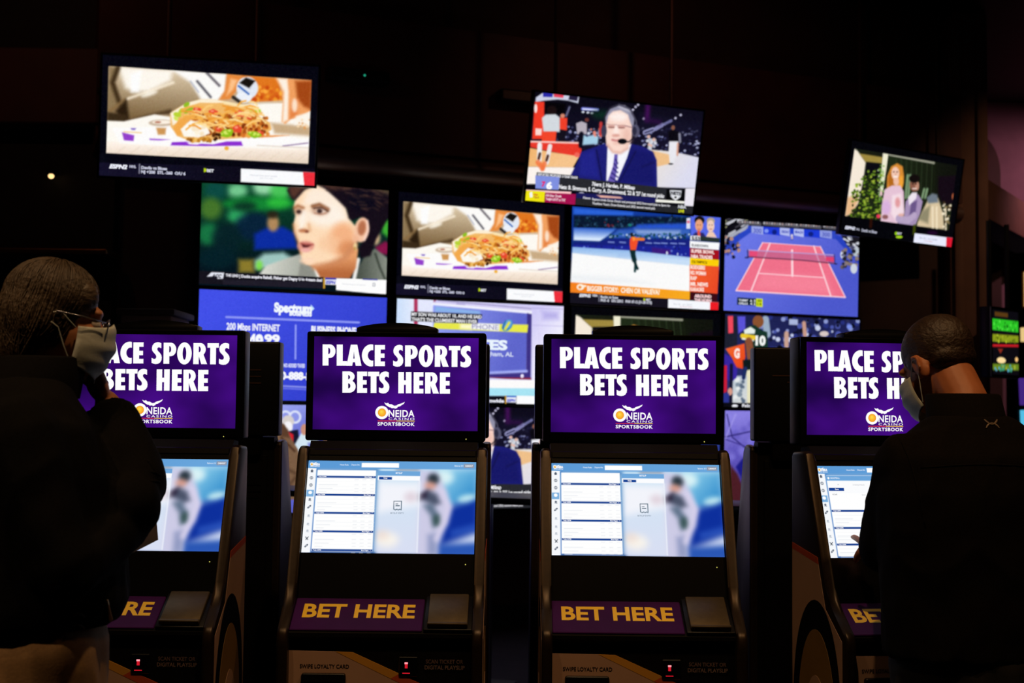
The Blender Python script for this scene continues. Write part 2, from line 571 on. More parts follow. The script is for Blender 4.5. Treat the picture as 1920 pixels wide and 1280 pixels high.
def pic_taco():
    c = Canvas(TVS['A'][2], (160, 90), 4.0, '#04040b')
    PIC4 = [(175, 135), (1697, 240), (1672, 868), (158, 787)]
    c.poly(PIC4, '#c7ad8c', 1)
    # blurred coat behind
    c.grad([(165, 130), (900, 180), (860, 400), (640, 480), (300, 560), (160, 560)], '#d9c5a6', '#7d6340', (500, 180), (480, 520), 2)
    c.poly([(248, 138), (660, 165), (640, 245), (480, 330), (360, 330), (300, 300)], '#fff8ee', 6)
    c.poly([(340, 200), (420, 170), (400, 330), (345, 330)], '#ffffff', 4)
    c.poly([(170, 130), (250, 145), (215, 250), (250, 420), (200, 520), (165, 520)], '#8d7653', 5)
    c.line([(245, 150), (205, 260), (260, 420)], 34, '#3a2915', 4)
    c.line([(190, 470), (300, 390)], 26, '#8a6c45', 3)
    c.poly([(230, 470), (310, 380), (330, 540), (270, 560)], '#2a1c0e', 4)
    c.poly([(165, 480), (300, 500), (330, 545), (165, 560)], '#3a2a18', 3)
    c.line([(320, 380), (520, 310), (660, 260)], 16, '#fff2dc', 3)
    c.ell(480, 345, 60, 14, '#fff8ea', 4, rot=-18)
    c.poly([(320, 540), (640, 460), (650, 500), (520, 500), (310, 550)], '#4b3620', 4)
    # paper cup with stripes, hand behind
    c.poly([(640, 160), (1062, 192), (1050, 330), (990, 400), (870, 392), (790, 260)], '#fdfbf8', 4)
    c.line([(910, 185), (1005, 282)], 20, '#6f6a72', 1.6)
    c.line([(840, 250), (940, 368)], 18, '#585660', 1.8)
    c.line([(790, 250), (850, 330)], 8, '#a9b0c6', 1.8)
    c.poly([(1062, 192), (1180, 205), (1150, 300), (1085, 385), (1000, 392), (1045, 320)], '#e98a3d', 2.5)
    c.poly([(1090, 230), (1140, 240), (1110, 310), (1060, 360), (1075, 300)], '#ffc28a', 3)
    c.poly([(1170, 202), (1440, 225), (1490, 405), (1245, 405)], '#e2771f', 2.5)
    c.dots((1260, 290, 1470, 400), 36, (9, 22), ['#c94a10', '#f39a2a', '#d9621a', '#ffb040'], 2)
    c.ell(1215, 300, 82, 84, '#e3e9f5', 1.5)
    c.ell(1190, 370, 60, 42, '#eef2fa', 1.5)
    c.poly([(1155, 262), (1205, 222), (1275, 246), (1235, 305)], '#17120f', 1.4)
    c.line([(1150, 285), (1225, 345)], 14, '#2f5fb4', 1)
    c.line([(1110, 370), (1160, 405)], 26, '#2c2622', 1.5)
    c.line([(1235, 300), (1270, 262)], 10, '#d9dce4', 1)
    # table
    c.poly([(160, 545), (290, 550), (520, 498), (650, 520), (1250, 415), (1700, 410), (1680, 880), (150, 800)], '#fffaf2', 1.6)
    c.line([(1260, 415), (1480, 400)], 12, '#d8cbb8', 2)
    c.poly([(1390, 560), (1690, 590), (1690, 660), (1420, 640)], '#c9ab85', 4)
    c.poly([(1420, 225), (1700, 240), (1695, 470), (1600, 520), (1540, 535), (1500, 570), (1472, 555), (1482, 400), (1470, 300)], '#f2a060', 2)
    c.poly([(1440, 228), (1515, 232), (1525, 330), (1520, 540), (1480, 560), (1490, 330)], '#fff1e2', 3)
    c.poly([(1575, 250), (1700, 245), (1690, 460), (1640, 440), (1590, 380)], '#a44716', 4)
    c.poly([(1545, 400), (1600, 380), (1590, 500), (1535, 530)], '#e78345', 3)
    c.ell(1570, 430, 22, 50, '#ffe2c8', 3)
    c.poly([(1580, 510), (1690, 480), (1690, 580), (1570, 575)], '#fff6ea', 2.5)
    c.dots((1590, 530, 1690, 600), 10, (5, 14), ['#e0a060', '#f7d9b0'], 1.2)
    c.grad([(150, 700), (640, 738), (1680, 760), (1680, 880), (150, 800)], '#fff2e6', '#e9d6c2', (640, 730), (640, 830), 2)
    for k in range(14):
        x = 230 + k * 105
        c.line([(x, 790 + k * 4), (x + 70, 740 + k * 4)], 5, '#d9c3ad', 1.5, .5)
    # wrapper with purple print, sauce cup
    c.poly([(200, 600), (640, 590), (760, 690), (1300, 640), (1690, 690), (1690, 740), (1300, 735), (640, 735), (260, 715)], '#fffdfc', 2)
    c.poly([(275, 632), (368, 655), (362, 698), (290, 692)], '#9440cc', .9)
    c.poly([(340, 600), (382, 602), (372, 616), (348, 614)], '#7a5cc0', .9)
    c.line([(290, 628), (420, 636)], 7, '#f0c070', 1)
    c.poly([(480, 678), (560, 682), (640, 686), (560, 694), (484, 690)], '#a060d8', .9)
    c.poly([(650, 706), (760, 702), (830, 716), (960, 722), (1060, 700), (1170, 700), (1182, 733), (900, 736), (640, 730)], '#8c2fd2', .9)
    c.poly([(760, 706), (880, 712), (840, 726), (780, 722)], '#fbf6ff', 1)
    c.line([(1480, 735), (1670, 712)], 7, '#7a5c90', 1)
    c.line([(1290, 730), (1680, 750)], 6, '#d9c8b8', 1.2)
    c.ell(570, 562, 95, 26, '#cdb9a3', 1.5)
    c.ell(575, 556, 72, 14, '#fff3e4', 1.2)
    c.ell(545, 556, 24, 6, '#a85a40', 1)
    c.poly([(532, 598), (606, 600), (600, 650), (545, 650)], '#cf9656', 2)
    # the taco
    sh = [(636, 490), (690, 452), (760, 415), (850, 388), (950, 385), (1060, 405), (1180, 428), (1270, 445), (1335, 488), (1300, 510), (1385, 560), (1398, 610), (1330, 660), (1200, 672), (980, 690), (780, 695), (690, 660), (640, 590)]
    c.poly(sh, '#f2b968', 1.2)
    c.poly([(636, 490), (760, 412), (860, 386), (960, 384), (1090, 410), (960, 412), (860, 410), (760, 440), (660, 500)], '#fff1d6', 1.2)
    c.poly([(1020, 395), (1270, 440), (1240, 460), (1040, 420)], '#fde7b4', 1.2)
    c.poly([(640, 495), (700, 465), (690, 560), (655, 580)], '#fdf2dd', 1.5)
    for x, y, r in [(690, 500, 30), (720, 470, 24), (760, 425, 26), (790, 455, 20), (680, 530, 20), (1050, 520, 26), (1290, 475, 28), (1250, 460, 20), (760, 475, 22)]:
        c.ell(x, y, r, r * .62, ['#b9d433', '#8fbf22', '#d4e65a'][int(x) % 3], 1.0, rot=(x * 7) % 90 - 45)
    c.dots((780, 500, 1380, 660), 130, (9, 20), ['#c4681c', '#a14c14', '#e08a30', '#f0a848', '#8c3c10'], .9, .95)
    c.dots((960, 560, 1360, 660), 60, (8, 16), ['#8a3510', '#b4541a', '#d9762a', '#5f2408'], .8)
    for x, y, w, h in [(840, 462, 32, 26), (960, 480, 36, 24), (1160, 490, 40, 26), (1140, 605, 36, 32), (1310, 640, 30, 22), (1230, 520, 20, 16), (1000, 610, 24, 20)]:
        c.poly([(x - w, y - h * .4), (x, y - h), (x + w, y - h * .2), (x + w * .7, y + h), (x - w * .8, y + h * .8)], '#e6492f', .9)
        c.ell(x - w * .2, y - h * .3, w * .35, h * .3, '#ff9a7a', 1)
    c.poly([(660, 600), (700, 540), (770, 500), (830, 510), (760, 560), (720, 650), (690, 660)], '#f3a94b', 1.4)
    c.poly([(715, 610), (790, 540), (850, 560), (905, 570), (936, 640), (860, 672), (740, 664)], '#fffaf0', 1.3)
    c.dots((780, 560, 920, 650), 14, (10, 20), ['#fff2d8', '#ffffff', '#f7e2bd'], 1.5, .8)
    r2 = np.random.default_rng(5)
    for k in range(44):
        x = r2.uniform(800, 1330); y = r2.uniform(410, 590); a = r2.uniform(-1, 1); L = r2.uniform(35, 85)
        p = [(x - L * math.cos(a), y - L * .6 * math.sin(a)), (x, y - 8), (x + L * math.cos(a + .3), y + L * .6 * math.sin(a + .3))]
        c.line(p, 13, ['#f7b24d', '#ffcf7d', '#ee9a34', '#ffdf9a'][k % 4], .7)
    for x, y, r in [(1060, 640, 44), (1085, 625, 26), (1270, 650, 36), (1300, 655, 24), (1240, 640, 22), (1025, 650, 20)]:
        c.ell(x, y, r, r * .7, '#8fc21c', 1.0)
        c.ell(x - 4, y - 6, r * .5, r * .35, '#d8ec6a', 1.0)
    c.dots((960, 640, 1010, 690), 8, (8, 14), ['#3a1a08', '#5b2c0c'], .8)
    c.dots((752, 676, 955, 700), 26, (9, 16), ['#b8741f', '#d99636', '#8a4f12', '#f0bd62'], .8)
    c.poly([(1330, 655), (1530, 655), (1400, 668), (1300, 672)], '#e98a3c', 1.4)
    c.ell(1060, 752, 17, 15, '#f0b23a', .8)
    c.blur(.55)
    c.outside(PIC4, '#060610')
    c.poly([(104, 790), (150, 795), (150, 960), (100, 955)], '#090914', 1)
    sports_ticker(c)
    return c


def pic_interview():
    c = Canvas(TVS['W11'][2], (350, 330), 4.415, '#06281c')
    q = lambda *p: list(p)
    c.grad([(80, -40), (1700, 60), (1700, 1000), (60, 950)], '#0c4a2c', '#04131c', (600, 60), (600, 760))
    for x, y, rx, ry, cc in [(420, 120, 80, 60, '#7fd69a'), (640, 90, 90, 70, '#a5e8b6'), (770, 130, 80, 80, '#4fcf5c'), (600, 230, 300, 60, '#148a34'), (760, 220, 90, 40, '#2fbf3c'),
                             (240, 120, 90, 80, '#0c4a44'), (200, 270, 90, 90, '#4a7a2a'), (420, 330, 80, 60, '#2faa62'), (180, 480, 90, 90, '#187a44'), (480, 250, 90, 40, '#0a2c22'),
                             (560, 420, 160, 120, '#08203a'), (330, 520, 120, 130, '#072026'), (250, 680, 160, 90, '#052028')]:
        c.ell(x, y, rx, ry, cc, 9, .9)
    c.poly([(560, 480), (660, 430), (800, 420), (890, 470), (920, 600), (560, 610)], '#0c2ca0', 5)
    c.ell(715, 390, 48, 68, '#b0885a', 5)
    c.ell(712, 320, 46, 30, '#2a2418', 5)
    c.poly([(560, 700), (640, 640), (800, 630), (900, 690), (880, 760), (560, 770)], '#9ec6c0', 6)
    c.poly([(430, 690), (550, 690), (560, 800), (430, 800)], '#8a7a2c', 6)
    c.ell(600, 740, 26, 40, '#7be04a', 5)
    c.poly([(1600, 330), (1680, 330), (1680, 520), (1620, 470)], '#3fae34', 5)
    c.ell(1560, 510, 40, 60, '#d7b58c', 5)
    c.poly([(1560, 590), (1640, 540), (1690, 560), (1690, 660), (1590, 640)], '#861448', 4)
    # jacket
    c.grad([(600, 810), (660, 740), (800, 690), (950, 640), (1100, 760), (1100, 900), (590, 880)], '#d7d8cf', '#9fa398', (640, 760), (1000, 850), 2)
    c.poly([(950, 650), (1010, 700), (1080, 860), (920, 850)], '#8e9087', 2.5)
    c.grad([(1400, 800), (1480, 640), (1560, 600), (1690, 700), (1690, 900), (1380, 880)], '#4a5148', '#8f958a', (1420, 760), (1680, 760), 2)
    c.line([(1560, 640), (1600, 760), (1640, 850)], 14, '#2f362e', 2)
    c.line([(1060, 750), (1095, 840)], 26, '#fdfbf6', 1.2)
    c.line([(1420, 690), (1385, 850)], 30, '#f4f3ee', 1.5)
    # neck and face
    c.grad([(960, 640), (1420, 600), (1400, 760), (1350, 850), (1110, 850), (1060, 760), (970, 720)], '#f0a772', '#b86a3c', (1250, 640), (1250, 800), 2)
    face = [(885, 250), (900, 190), (960, 120), (1070, 70), (1180, 110), (1300, 220), (1350, 360), (1400, 420), (1400, 560), (1330, 650), (1230, 710), (1080, 750), (985, 730), (950, 680), (930, 600), (920, 540), (890, 470), (882, 400), (900, 330)]
    c.poly(face, '#ffdcb8', 2)
    c.poly([(1050, 90), (1190, 120), (1300, 240), (1340, 380), (1200, 360), (1080, 260), (960, 240), (990, 140)], '#ffeedd', 8, .9)
    c.ell(1150, 330, 150, 90, '#fff3e6', 10, .9)
    c.ell(960, 340, 50, 80, '#fff0e0', 6, .8)
    c.ell(1290, 530, 110, 140, '#f2a978', 10, .8)
    c.ell(1180, 560, 90, 70, '#f8c79e', 9, .7)
    c.ell(1330, 600, 70, 60, '#d98a58', 8, .8)
    c.line([(1390, 560), (1300, 680), (1180, 730), (1060, 752)], 46, '#d18a5e', 5, .8)
    c.line([(884, 400), (892, 460), (920, 540), (945, 640)], 22, '#c97f52', 3, .6)
    # brows, eyes, nose, mouth
    c.line([(892, 262), (920, 246), (965, 262)], 20, '#a8683f', 3)
    c.line([(1040, 250), (1100, 235), (1170, 275)], 26, '#8a5230', 3)
    c.ell(925, 290, 40, 30, '#b07a5c', 5, .7)
    c.ell(928, 296, 20, 16, '#3a2424', 1.5)
    c.ell(1105, 285, 70, 36, '#b98466', 6, .7)
    c.ell(1110, 290, 42, 20, '#e8cdbd', 1.5)
    c.ell(1100, 290, 22, 19, '#3a2828', 1.3)
    c.line([(1050, 268), (1110, 258), (1170, 292)], 10, '#3c2018', 1.5)
    c.line([(1055, 306), (1110, 318), (1160, 304)], 7, '#a66a50', 1.5)
    c.line([(968, 300), (955, 380), (945, 440)], 24, '#fff6ea', 4, .8)
    c.line([(1010, 400), (1020, 450)], 18, '#d79a6e', 4, .7)
    c.ell(965, 452, 40, 16, '#c27a52', 2.5)
    c.ell(995, 460, 16, 10, '#7a3a28', 1.6)
    c.ell(985, 580, 70, 44, '#e49a88', 3)
    c.poly([(945, 560), (990, 572), (1040, 568), (1000, 590), (965, 592)], '#4a1418', 1.4)
    c.line([(945, 556), (990, 562), (1048, 566)], 12, '#b0504a', 1.4)
    c.ell(985, 612, 42, 18, '#f3b0a8', 2)
    c.ell(1000, 700, 60, 26, '#ffd9bb', 5)
    # hair, ear, ear-ring
    c.poly([(830, 120), (880, 60), (960, 40), (1100, 20), (1300, 30), (1500, 50), (1690, 70), (1690, 330), (1650, 380), (1570, 520), (1520, 660), (1440, 680), (1420, 600), (1470, 520), (1500, 400), (1440, 340), (1370, 370), (1340, 350), (1320, 270), (1250, 200), (1150, 110), (1080, 70), (980, 110), (900, 200), (870, 190)], '#150d18', 2.5)
    c.poly([(840, 90), (1000, 30), (1120, 30), (1060, 70), (960, 110), (890, 190), (860, 160)], '#55342a', 5)
    c.poly([(1080, 40), (1300, 40), (1480, 70), (1300, 110), (1180, 110)], '#4a3028', 6)
    c.poly([(1480, 60), (1690, 80), (1690, 160), (1560, 120)], '#4e4232', 7)
    c.ell(1470, 210, 130, 90, '#0d0a18', 8)
    r3 = np.random.default_rng(8)
    for k in range(150):
        x = r3.uniform(900, 1660); y = r3.uniform(35, 330)
        if y > 60 + max(0, x - 1080) * .55 + 20 or (x < 1050 and y > 130):
            continue
        a_ = r3.uniform(-.2, .9)
        c.line([(x, y), (x + 60 * math.cos(a_), y + 45 * math.sin(a_))], 8, ['#5a3c30', '#2a1a1c', '#6b4a3a', '#1a1018', '#3e2a28'][k % 5], 1.5, .6)
    c.ell(1448, 445, 62, 104, '#f6c4a4', 1.6, rot=8)
    c.ell(1450, 430, 34, 62, '#b9714f', 3, rot=8)
    c.line([(1495, 370), (1500, 450), (1470, 530)], 16, '#ffd9c8', 1.5)
    c.ell(1395, 520, 26, 30, '#f2b893', 3)
    c.ell(1395, 585, 15, 34, '#f3d7a0', 1)
    c.ell(1392, 600, 9, 16, '#c08f45', 1)
    c.blur(1.1)
    # ticker
    c.poly([(80, 782), (700, 815), (1140, 838), (1140, 930), (80, 890)], '#15131c', .7)
    c.poly([(300, 858), (1140, 878), (1140, 930), (300, 898)], '#1f1c28', .8)
    c.poly([(1132, 840), (1146, 840), (1144, 930), (1130, 930)], '#d8a62c', .6)
    c.poly([(1146, 842), (1240, 846), (1238, 900), (1146, 898)], '#f4f4fb', .6)
    c.poly([(1146, 840), (1240, 844), (1240, 858), (1146, 856)], '#3238b0', .6)
    c.poly([(1238, 845), (1700, 862), (1700, 985), (1236, 942)], '#ffffff', .6)
    c.poly([(1455, 848), (1580, 852), (1580, 862), (1455, 858)], '#3c3f9c', .6)
    c.poly([(166, 832), (205, 795), (310, 800), (300, 850), (255, 850), (250, 830)], '#dfe2ee', .7)
    c.text('ACC', 205, 290, 838, 28, '#1a1a2a', .05, .3)
    c.text('THE LEAD', 322, 428, 830, 22, '#e6e6f0', .045)
    c.text('| Ducks acquire Rakell, Fisker get Dagny U in 4-team deal', 434, 1120, 838, 24, '#e6e6f0', .045)
    c.text('ESPN', 1150, 1232, 890, 26, '#3a46c8', .05, .2)
    c.text('Download the app for the latest lines', 1285, 1480, 898, 14, '#c4c6d0', 0)
    c.text('[]', 1538, 1560, 905, 22, '#8d90a0', .02)
    return c


def pic_announcer():
    c = Canvas(TVS['B'][2], (960, 150), 4.924, '#07060f')
    c.grad([(200, 60), (1800, 260), (1800, 760), (150, 600)], '#0a0814', '#15122a', (900, 150), (900, 650), 1)
    # arena seats
    r2 = np.random.default_rng(3)
    for k in range(420):
        x = r2.uniform(420, 1760); y = r2.uniform(430, 720) + (x - 1000) * .02
        if x < 860 and y > 600: continue
        c.ell(x, y, 13, 9, ['#20203c', '#3a3c66', '#8488b8', '#15152a', '#b4b8da', '#101022'][r2.integers(6)], .8, n=8)
    c.poly([(1180, 300), (1800, 420), (1780, 520), (1170, 470)], '#141228', 8, .7)
    for x, y in [(1163, 228), (1140, 248), (1116, 275), (1556, 323), (1508, 352), (1460, 380), (1408, 408), (1216, 357)]:
        c.ell(x, y, 11, 11, '#c9c6e2', 1)
    c.line([(1225, 485), (1300, 458)], 38, '#9a9ac8', 1.2)
    c.line([(1225, 487), (1300, 460)], 14, '#3a3a5a', 1)
    c.line([(1325, 450), (1385, 415)], 34, '#8484b4', 1.2)
    c.line([(1410, 405), (1470, 375)], 22, '#6c6c9c', 1.2)
    c.line([(1255, 230), (1245, 360)], 40, '#431056', 6)
    c.line([(1245, 370), (1360, 390)], 30, '#2c0f40', 6)
    c.line([(650, 265), (790, 275)], 24, '#8a92ff', 1.5)
    c.line([(655, 268), (785, 277)], 10, '#eaf0ff', 1)
    for x, y in [(655, 295), (700, 300), (738, 305)]:
        c.ell(x, y, 14, 9, '#e8f0ff', 1)
    c.ell(830, 320, 90, 40, '#0c2a20', 8)
    # basket frame, bench, players
    c.poly([(220, 160), (280, 120), (620, 150), (610, 215), (520, 190), (420, 180), (300, 190), (215, 205)], '#cdd1e6', 1)
    c.poly([(285, 115), (375, 122), (372, 158), (285, 155)], '#2a2aa8', .8)
    c.poly([(385, 120), (480, 130), (470, 165), (385, 155)], '#e6405a', .8)
    c.poly([(530, 140), (610, 150), (600, 195), (520, 180)], '#231c3a', .8)
    c.poly([(210, 200), (300, 200), (295, 380), (300, 545), (185, 545), (200, 330)], '#ef3a26', 1)
    c.ell(218, 262, 14, 42, '#ffe8e4', 1)
    c.poly([(300, 200), (500, 215), (480, 320), (300, 300)], '#060408', 2)
    c.line([(530, 250), (500, 330)], 18, '#6a6a8c', 1.5)
    c.poly([(440, 345), (510, 350), (505, 470), (435, 455)], '#f0402a', 1)
    c.ell(466, 330, 22, 20, '#d98a70', 1)
    c.poly([(435, 455), (505, 465), (480, 580), (420, 560)], '#14101c', 1)
    c.ell(366, 280, 46, 42, '#1a0e10', 1.5)
    c.poly([(275, 350), (310, 318), (400, 315), (440, 345), (440, 480), (290, 480)], '#d4dae0', 1.5)
    c.poly([(280, 475), (410, 475), (400, 590), (345, 610), (270, 590)], '#f2452a', 1.2)
    c.poly([(215, 445), (275, 450), (270, 510), (215, 510)], '#ffd9d4', 1)
    # floor
    c.poly([(165, 560), (640, 575), (640, 720), (380, 665), (170, 620)], '#e93a2c', 1)
    c.line([(168, 568), (610, 580)], 14, '#ffd8d0', 1)
    c.grad([(160, 625), (370, 665), (620, 705), (560, 810), (150, 800)], '#f2b672', '#f6c48c', (200, 640), (400, 800), 1)
    c.poly([(145, 800), (600, 808), (560, 900), (600, 960), (130, 960)], '#fdf4ee', 1)
    c.ell(600, 690, 26, 22, '#f2685a', 1)
    c.line([(255, 600), (250, 740)], 44, '#f1f0f2', 1.2)
    c.line([(350, 610), (320, 760)], 40, '#efe9ea', 1.2)
    c.line([(256, 680), (246, 725)], 24, '#4a2a20', 1.2)
    c.line([(330, 700), (318, 740)], 24, '#4a2a20', 1.2)
    c.line([(240, 760), (280, 810)], 46, '#f3713c', 2, .8)
    c.line([(300, 770), (280, 820)], 40, '#f3713c', 2, .8)
    c.poly([(590, 400), (640, 380), (690, 400), (690, 500), (600, 500)], '#b7aeba', 1.2)
    c.ell(690, 368, 20, 18, '#6a3430', 1)
    c.line([(640, 500), (635, 605)], 44, '#0c0c1c', 1.5)
    c.poly([(660, 510), (800, 510), (790, 590), (650, 600)], '#a6cfe6', 2)
    c.dots((690, 450, 830, 520), 26, (8, 16), ['#cfd6e6', '#8a8fb0', '#e88a7a', '#3b3e60'], 1)
    c.line([(820, 400), (815, 500)], 30, '#c43a3a', 1.5)
    c.line([(1280, 560), (1270, 640)], 38, '#cdd3dc', 1.5)
    c.dots((1235, 515, 1330, 620), 16, (10, 18), ['#d8dce6', '#e7b8a8', '#b8bccc'], 1.2)
    c.grad([(1260, 640), (1480, 660), (1730, 715), (1700, 1000), (1330, 990), (1330, 800)], '#e9e2dc', '#dcdcf0', (1350, 700), (1600, 900), 1.2)
    c.poly([(1290, 650), (1460, 690), (1470, 770), (1335, 800)], '#efc08a', 1.5)
    c.poly([(1440, 480), (1480, 455), (1540, 480), (1540, 575), (1450, 575)], '#0c0a12', 1.2)
    c.ell(1486, 440, 17, 22, '#8c5a48', 1)
    c.poly([(1450, 565), (1535, 565), (1520, 690), (1490, 770), (1455, 770), (1445, 650)], '#e9e9f0', 1.4)
    c.line([(1545, 500), (1550, 570)], 22, '#8a8a9c', 1.5)
    c.ell(1465, 774, 22, 7, '#1a1820', 1)
    c.line([(1530, 590), (1525, 690)], 18, '#d9a08a', 1.5)
    # the announcer: suit, shirt, tie
    c.poly([(540, 880), (600, 760), (640, 660), (860, 585), (1080, 585), (1200, 610), (1300, 660), (1335, 740), (1340, 1000), (520, 960)], '#1c1d74', 1.2)
    c.poly([(640, 680), (760, 640), (800, 900), (620, 880)], '#232690', 5, .7)
    c.poly([(1090, 620), (1300, 680), (1310, 960), (1000, 940)], '#161764', 6, .8)
    c.line([(780, 650), (830, 930)], 12, '#12124a', 2)
    c.line([(1140, 660), (990, 940)], 12, '#12124a', 2)
    c.line([(1200, 800), (1310, 760)], 14, '#12124a', 3, .6)
    c.poly([(880, 620), (960, 600), (1100, 590), (1060, 720), (970, 930), (870, 930)], '#f6f6ff', 1)
    c.poly([(945, 685), (975, 685), (972, 780), (950, 945), (880, 940), (930, 800)], '#6a5bb4', .8)
    for k in range(6):
        y = 730 + k * 42
        c.line([(955 - k * 12, y), (975, y + 40)], 11, '#2a2370', .7)
    # head
    c.poly([(860, 470), (860, 360), (890, 280), (960, 240), (1050, 260), (1100, 330), (1110, 460), (1100, 560), (1060, 640), (980, 680), (920, 660), (870, 600)], '#fbd9cc', 1.5)
    c.poly([(855, 400), (870, 300), (930, 245), (1000, 228), (1080, 265), (1130, 350), (1120, 440), (1095, 400), (1070, 320), (1000, 278), (930, 290), (890, 330), (870, 400)], '#8f8ea6', 2)
    c.poly([(960, 235), (1040, 235), (1110, 300), (1060, 290), (1000, 262)], '#b9b8c8', 2.5)
    c.ell(980, 340, 80, 40, '#fff0ea', 6)
    c.ell(960, 470, 26, 60, '#ffeae2', 4)
    c.ell(1060, 520, 40, 80, '#eab8a8', 8, .7)
    c.line([(866, 405), (920, 415), (965, 412)], 8, '#c9a3a0', 1)
    c.line([(975, 420), (1040, 420), (1110, 440)], 9, '#a98488', 1)
    c.ell(915, 430, 34, 18, '#d9a79c', 2)
    c.ell(1010, 432, 36, 18, '#d9a79c', 2)
    c.line([(892, 436), (940, 438)], 7, '#7a4a48', 1)
    c.line([(985, 440), (1035, 440)], 7, '#7a4a48', 1)
    c.ell(958, 512, 34, 14, '#dd9f92', 2.5)
    c.line([(925, 552), (960, 560), (1000, 552)], 16, '#c87878', 1.8)
    c.ell(970, 585, 36, 12, '#f3c4b6', 3)
    c.line([(880, 600), (930, 665), (1000, 675), (1070, 630)], 20, '#dba696', 3, .7)
    # headset
    c.line([(862, 440), (855, 340), (900, 262), (985, 228)], 14, '#2a2838', 1.2)
    c.line([(985, 228), (1090, 268), (1145, 380), (1150, 450)], 14, '#4a485c', 1.2)
    c.ell(848, 470, 26, 56, '#3a3a52', 1.2)
    c.ell(1140, 470, 36, 60, '#55546e', 1.2)
    c.ell(1130, 470, 20, 40, '#2c2b40', 1.2)
    c.line([(1130, 520), (1080, 570), (1030, 570)], 8, '#15131c', 1)
    c.ell(1018, 566, 42, 25, '#0b0a10', .9)
    c.blur(.5)
    # lower-third graphics
    c.poly([(228, 850), (615, 885), (612, 915), (225, 880)], '#17161c', .6)
    c.poly([(215, 880), (440, 893), (430, 1015), (215, 1000)], '#8090e0', .7)
    c.poly([(440, 892), (620, 905), (1600, 1015), (1590, 1130), (430, 1010)], '#27282e', .7)
    c.poly([(1330, 1000), (1425, 1010), (1425, 1090), (1330, 1080)], '#26272d', .7)
    c.poly([(1425, 1003), (1600, 1018), (1590, 1125), (1420, 1110)], '#060609', .7)
    c.poly([(1455, 1015), (1565, 1020), (1555, 1080), (1508, 1115), (1465, 1078)], '#d3d5dd', .7)
    c.ell(1508, 1082, 24, 20, '#f4f5f8', .7)
    c.ell(1508, 1082, 13, 11, '#3a3a40', .7)
    c.poly([(120, 1010), (545, 1030), (545, 1055), (120, 1030)], '#ffc9cb', 1)
    c.ell(640, 1050, 28, 16, '#e8e9ee', .8)
    c.poly([(590, 1040), (1330, 1080), (1320, 1140), (720, 1110), (590, 1100)], '#1c1c58', 1.5)
    c.poly([(780, 1060), (1000, 1078), (1020, 1095), (820, 1085)], '#f3b8a2', 1.5)
    c.poly([(1325, 1100), (1595, 1120), (1590, 1140), (1325, 1125)], '#fdfdf2', .8)
    c.poly([(105, 1018), (305, 1030), (298, 1140), (90, 1125)], '#efe613', .7)
    c.poly([(305, 1040), (588, 1052), (582, 1165), (298, 1140)], '#a5124e', .7)
    c.poly([(588, 1090), (720, 1095), (1740, 1180), (1740, 1290), (580, 1240)], '#25262b', .7)
    c.poly([(60, 1135), (300, 1145), (580, 1170), (1760, 1235), (1760, 1300), (60, 1180)], '#17181d', .8)
    c.poly([(1600, 1000), (1760, 1000), (1720, 1168), (1590, 1160)], '#ece8f2', 1)
    c.poly([(160, 1040), (185, 1030), (190, 1080), (165, 1085)], '#f6f7fa', .7)
    c.text('REPORTED PROPOSED 3-TEAM TRADE', 236, 606, 878, 22, '#e4e4ea', .035)
    c.text('7', 270, 305, 980, 46, '#e3146c', .06)
    c.text('6', 312, 368, 1000, 62, '#ffffff', .06)
    c.text('76ers: J. Harden, P. Millsap', 735, 1135, 974, 36, '#f5f5fa', .03)
    c.text("Nets: B. Simmons, S. Curry, A. Drummond, '22 & '27 1st round picks", 430, 1410, 1001, 38, '#f5f5fa', .03)
    c.text('NETS', 1464, 1556, 1056, 30, '#1a1a20', .05)
    c.text('NBA', 196, 240, 1065, 18, '#d8602a', .04)
    c.text('TODAY', 196, 250, 1090, 18, '#b83a30', .04)
    c.text('All-Star Draft', 308, 455, 1072, 22, '#f6d7e4', .03)
    c.text('Tonight 6:30 ET on TNT', 308, 492, 1106, 24, '#f6d7e4', .03)
    c.text('News', 655, 722, 1095, 22, '#dadbe2', .03)
    c.text('Raptors trade Goran Dragic and protected 2022 first-round pick to Spurs for', 738, 1465, 1108, 22, '#e8e8ee', .02)
    c.text('Thaddeus Young, Drew Eubanks and 2022 second-round pick', 738, 1325, 1146, 22, '#e8e8ee', .02)
    c.text('NBA', 1530, 1606, 1180, 28, '#cfd2d8', .05)
    c.text('LIVE', 1534, 1586, 1218, 24, '#d8e21c', .05)
    return c


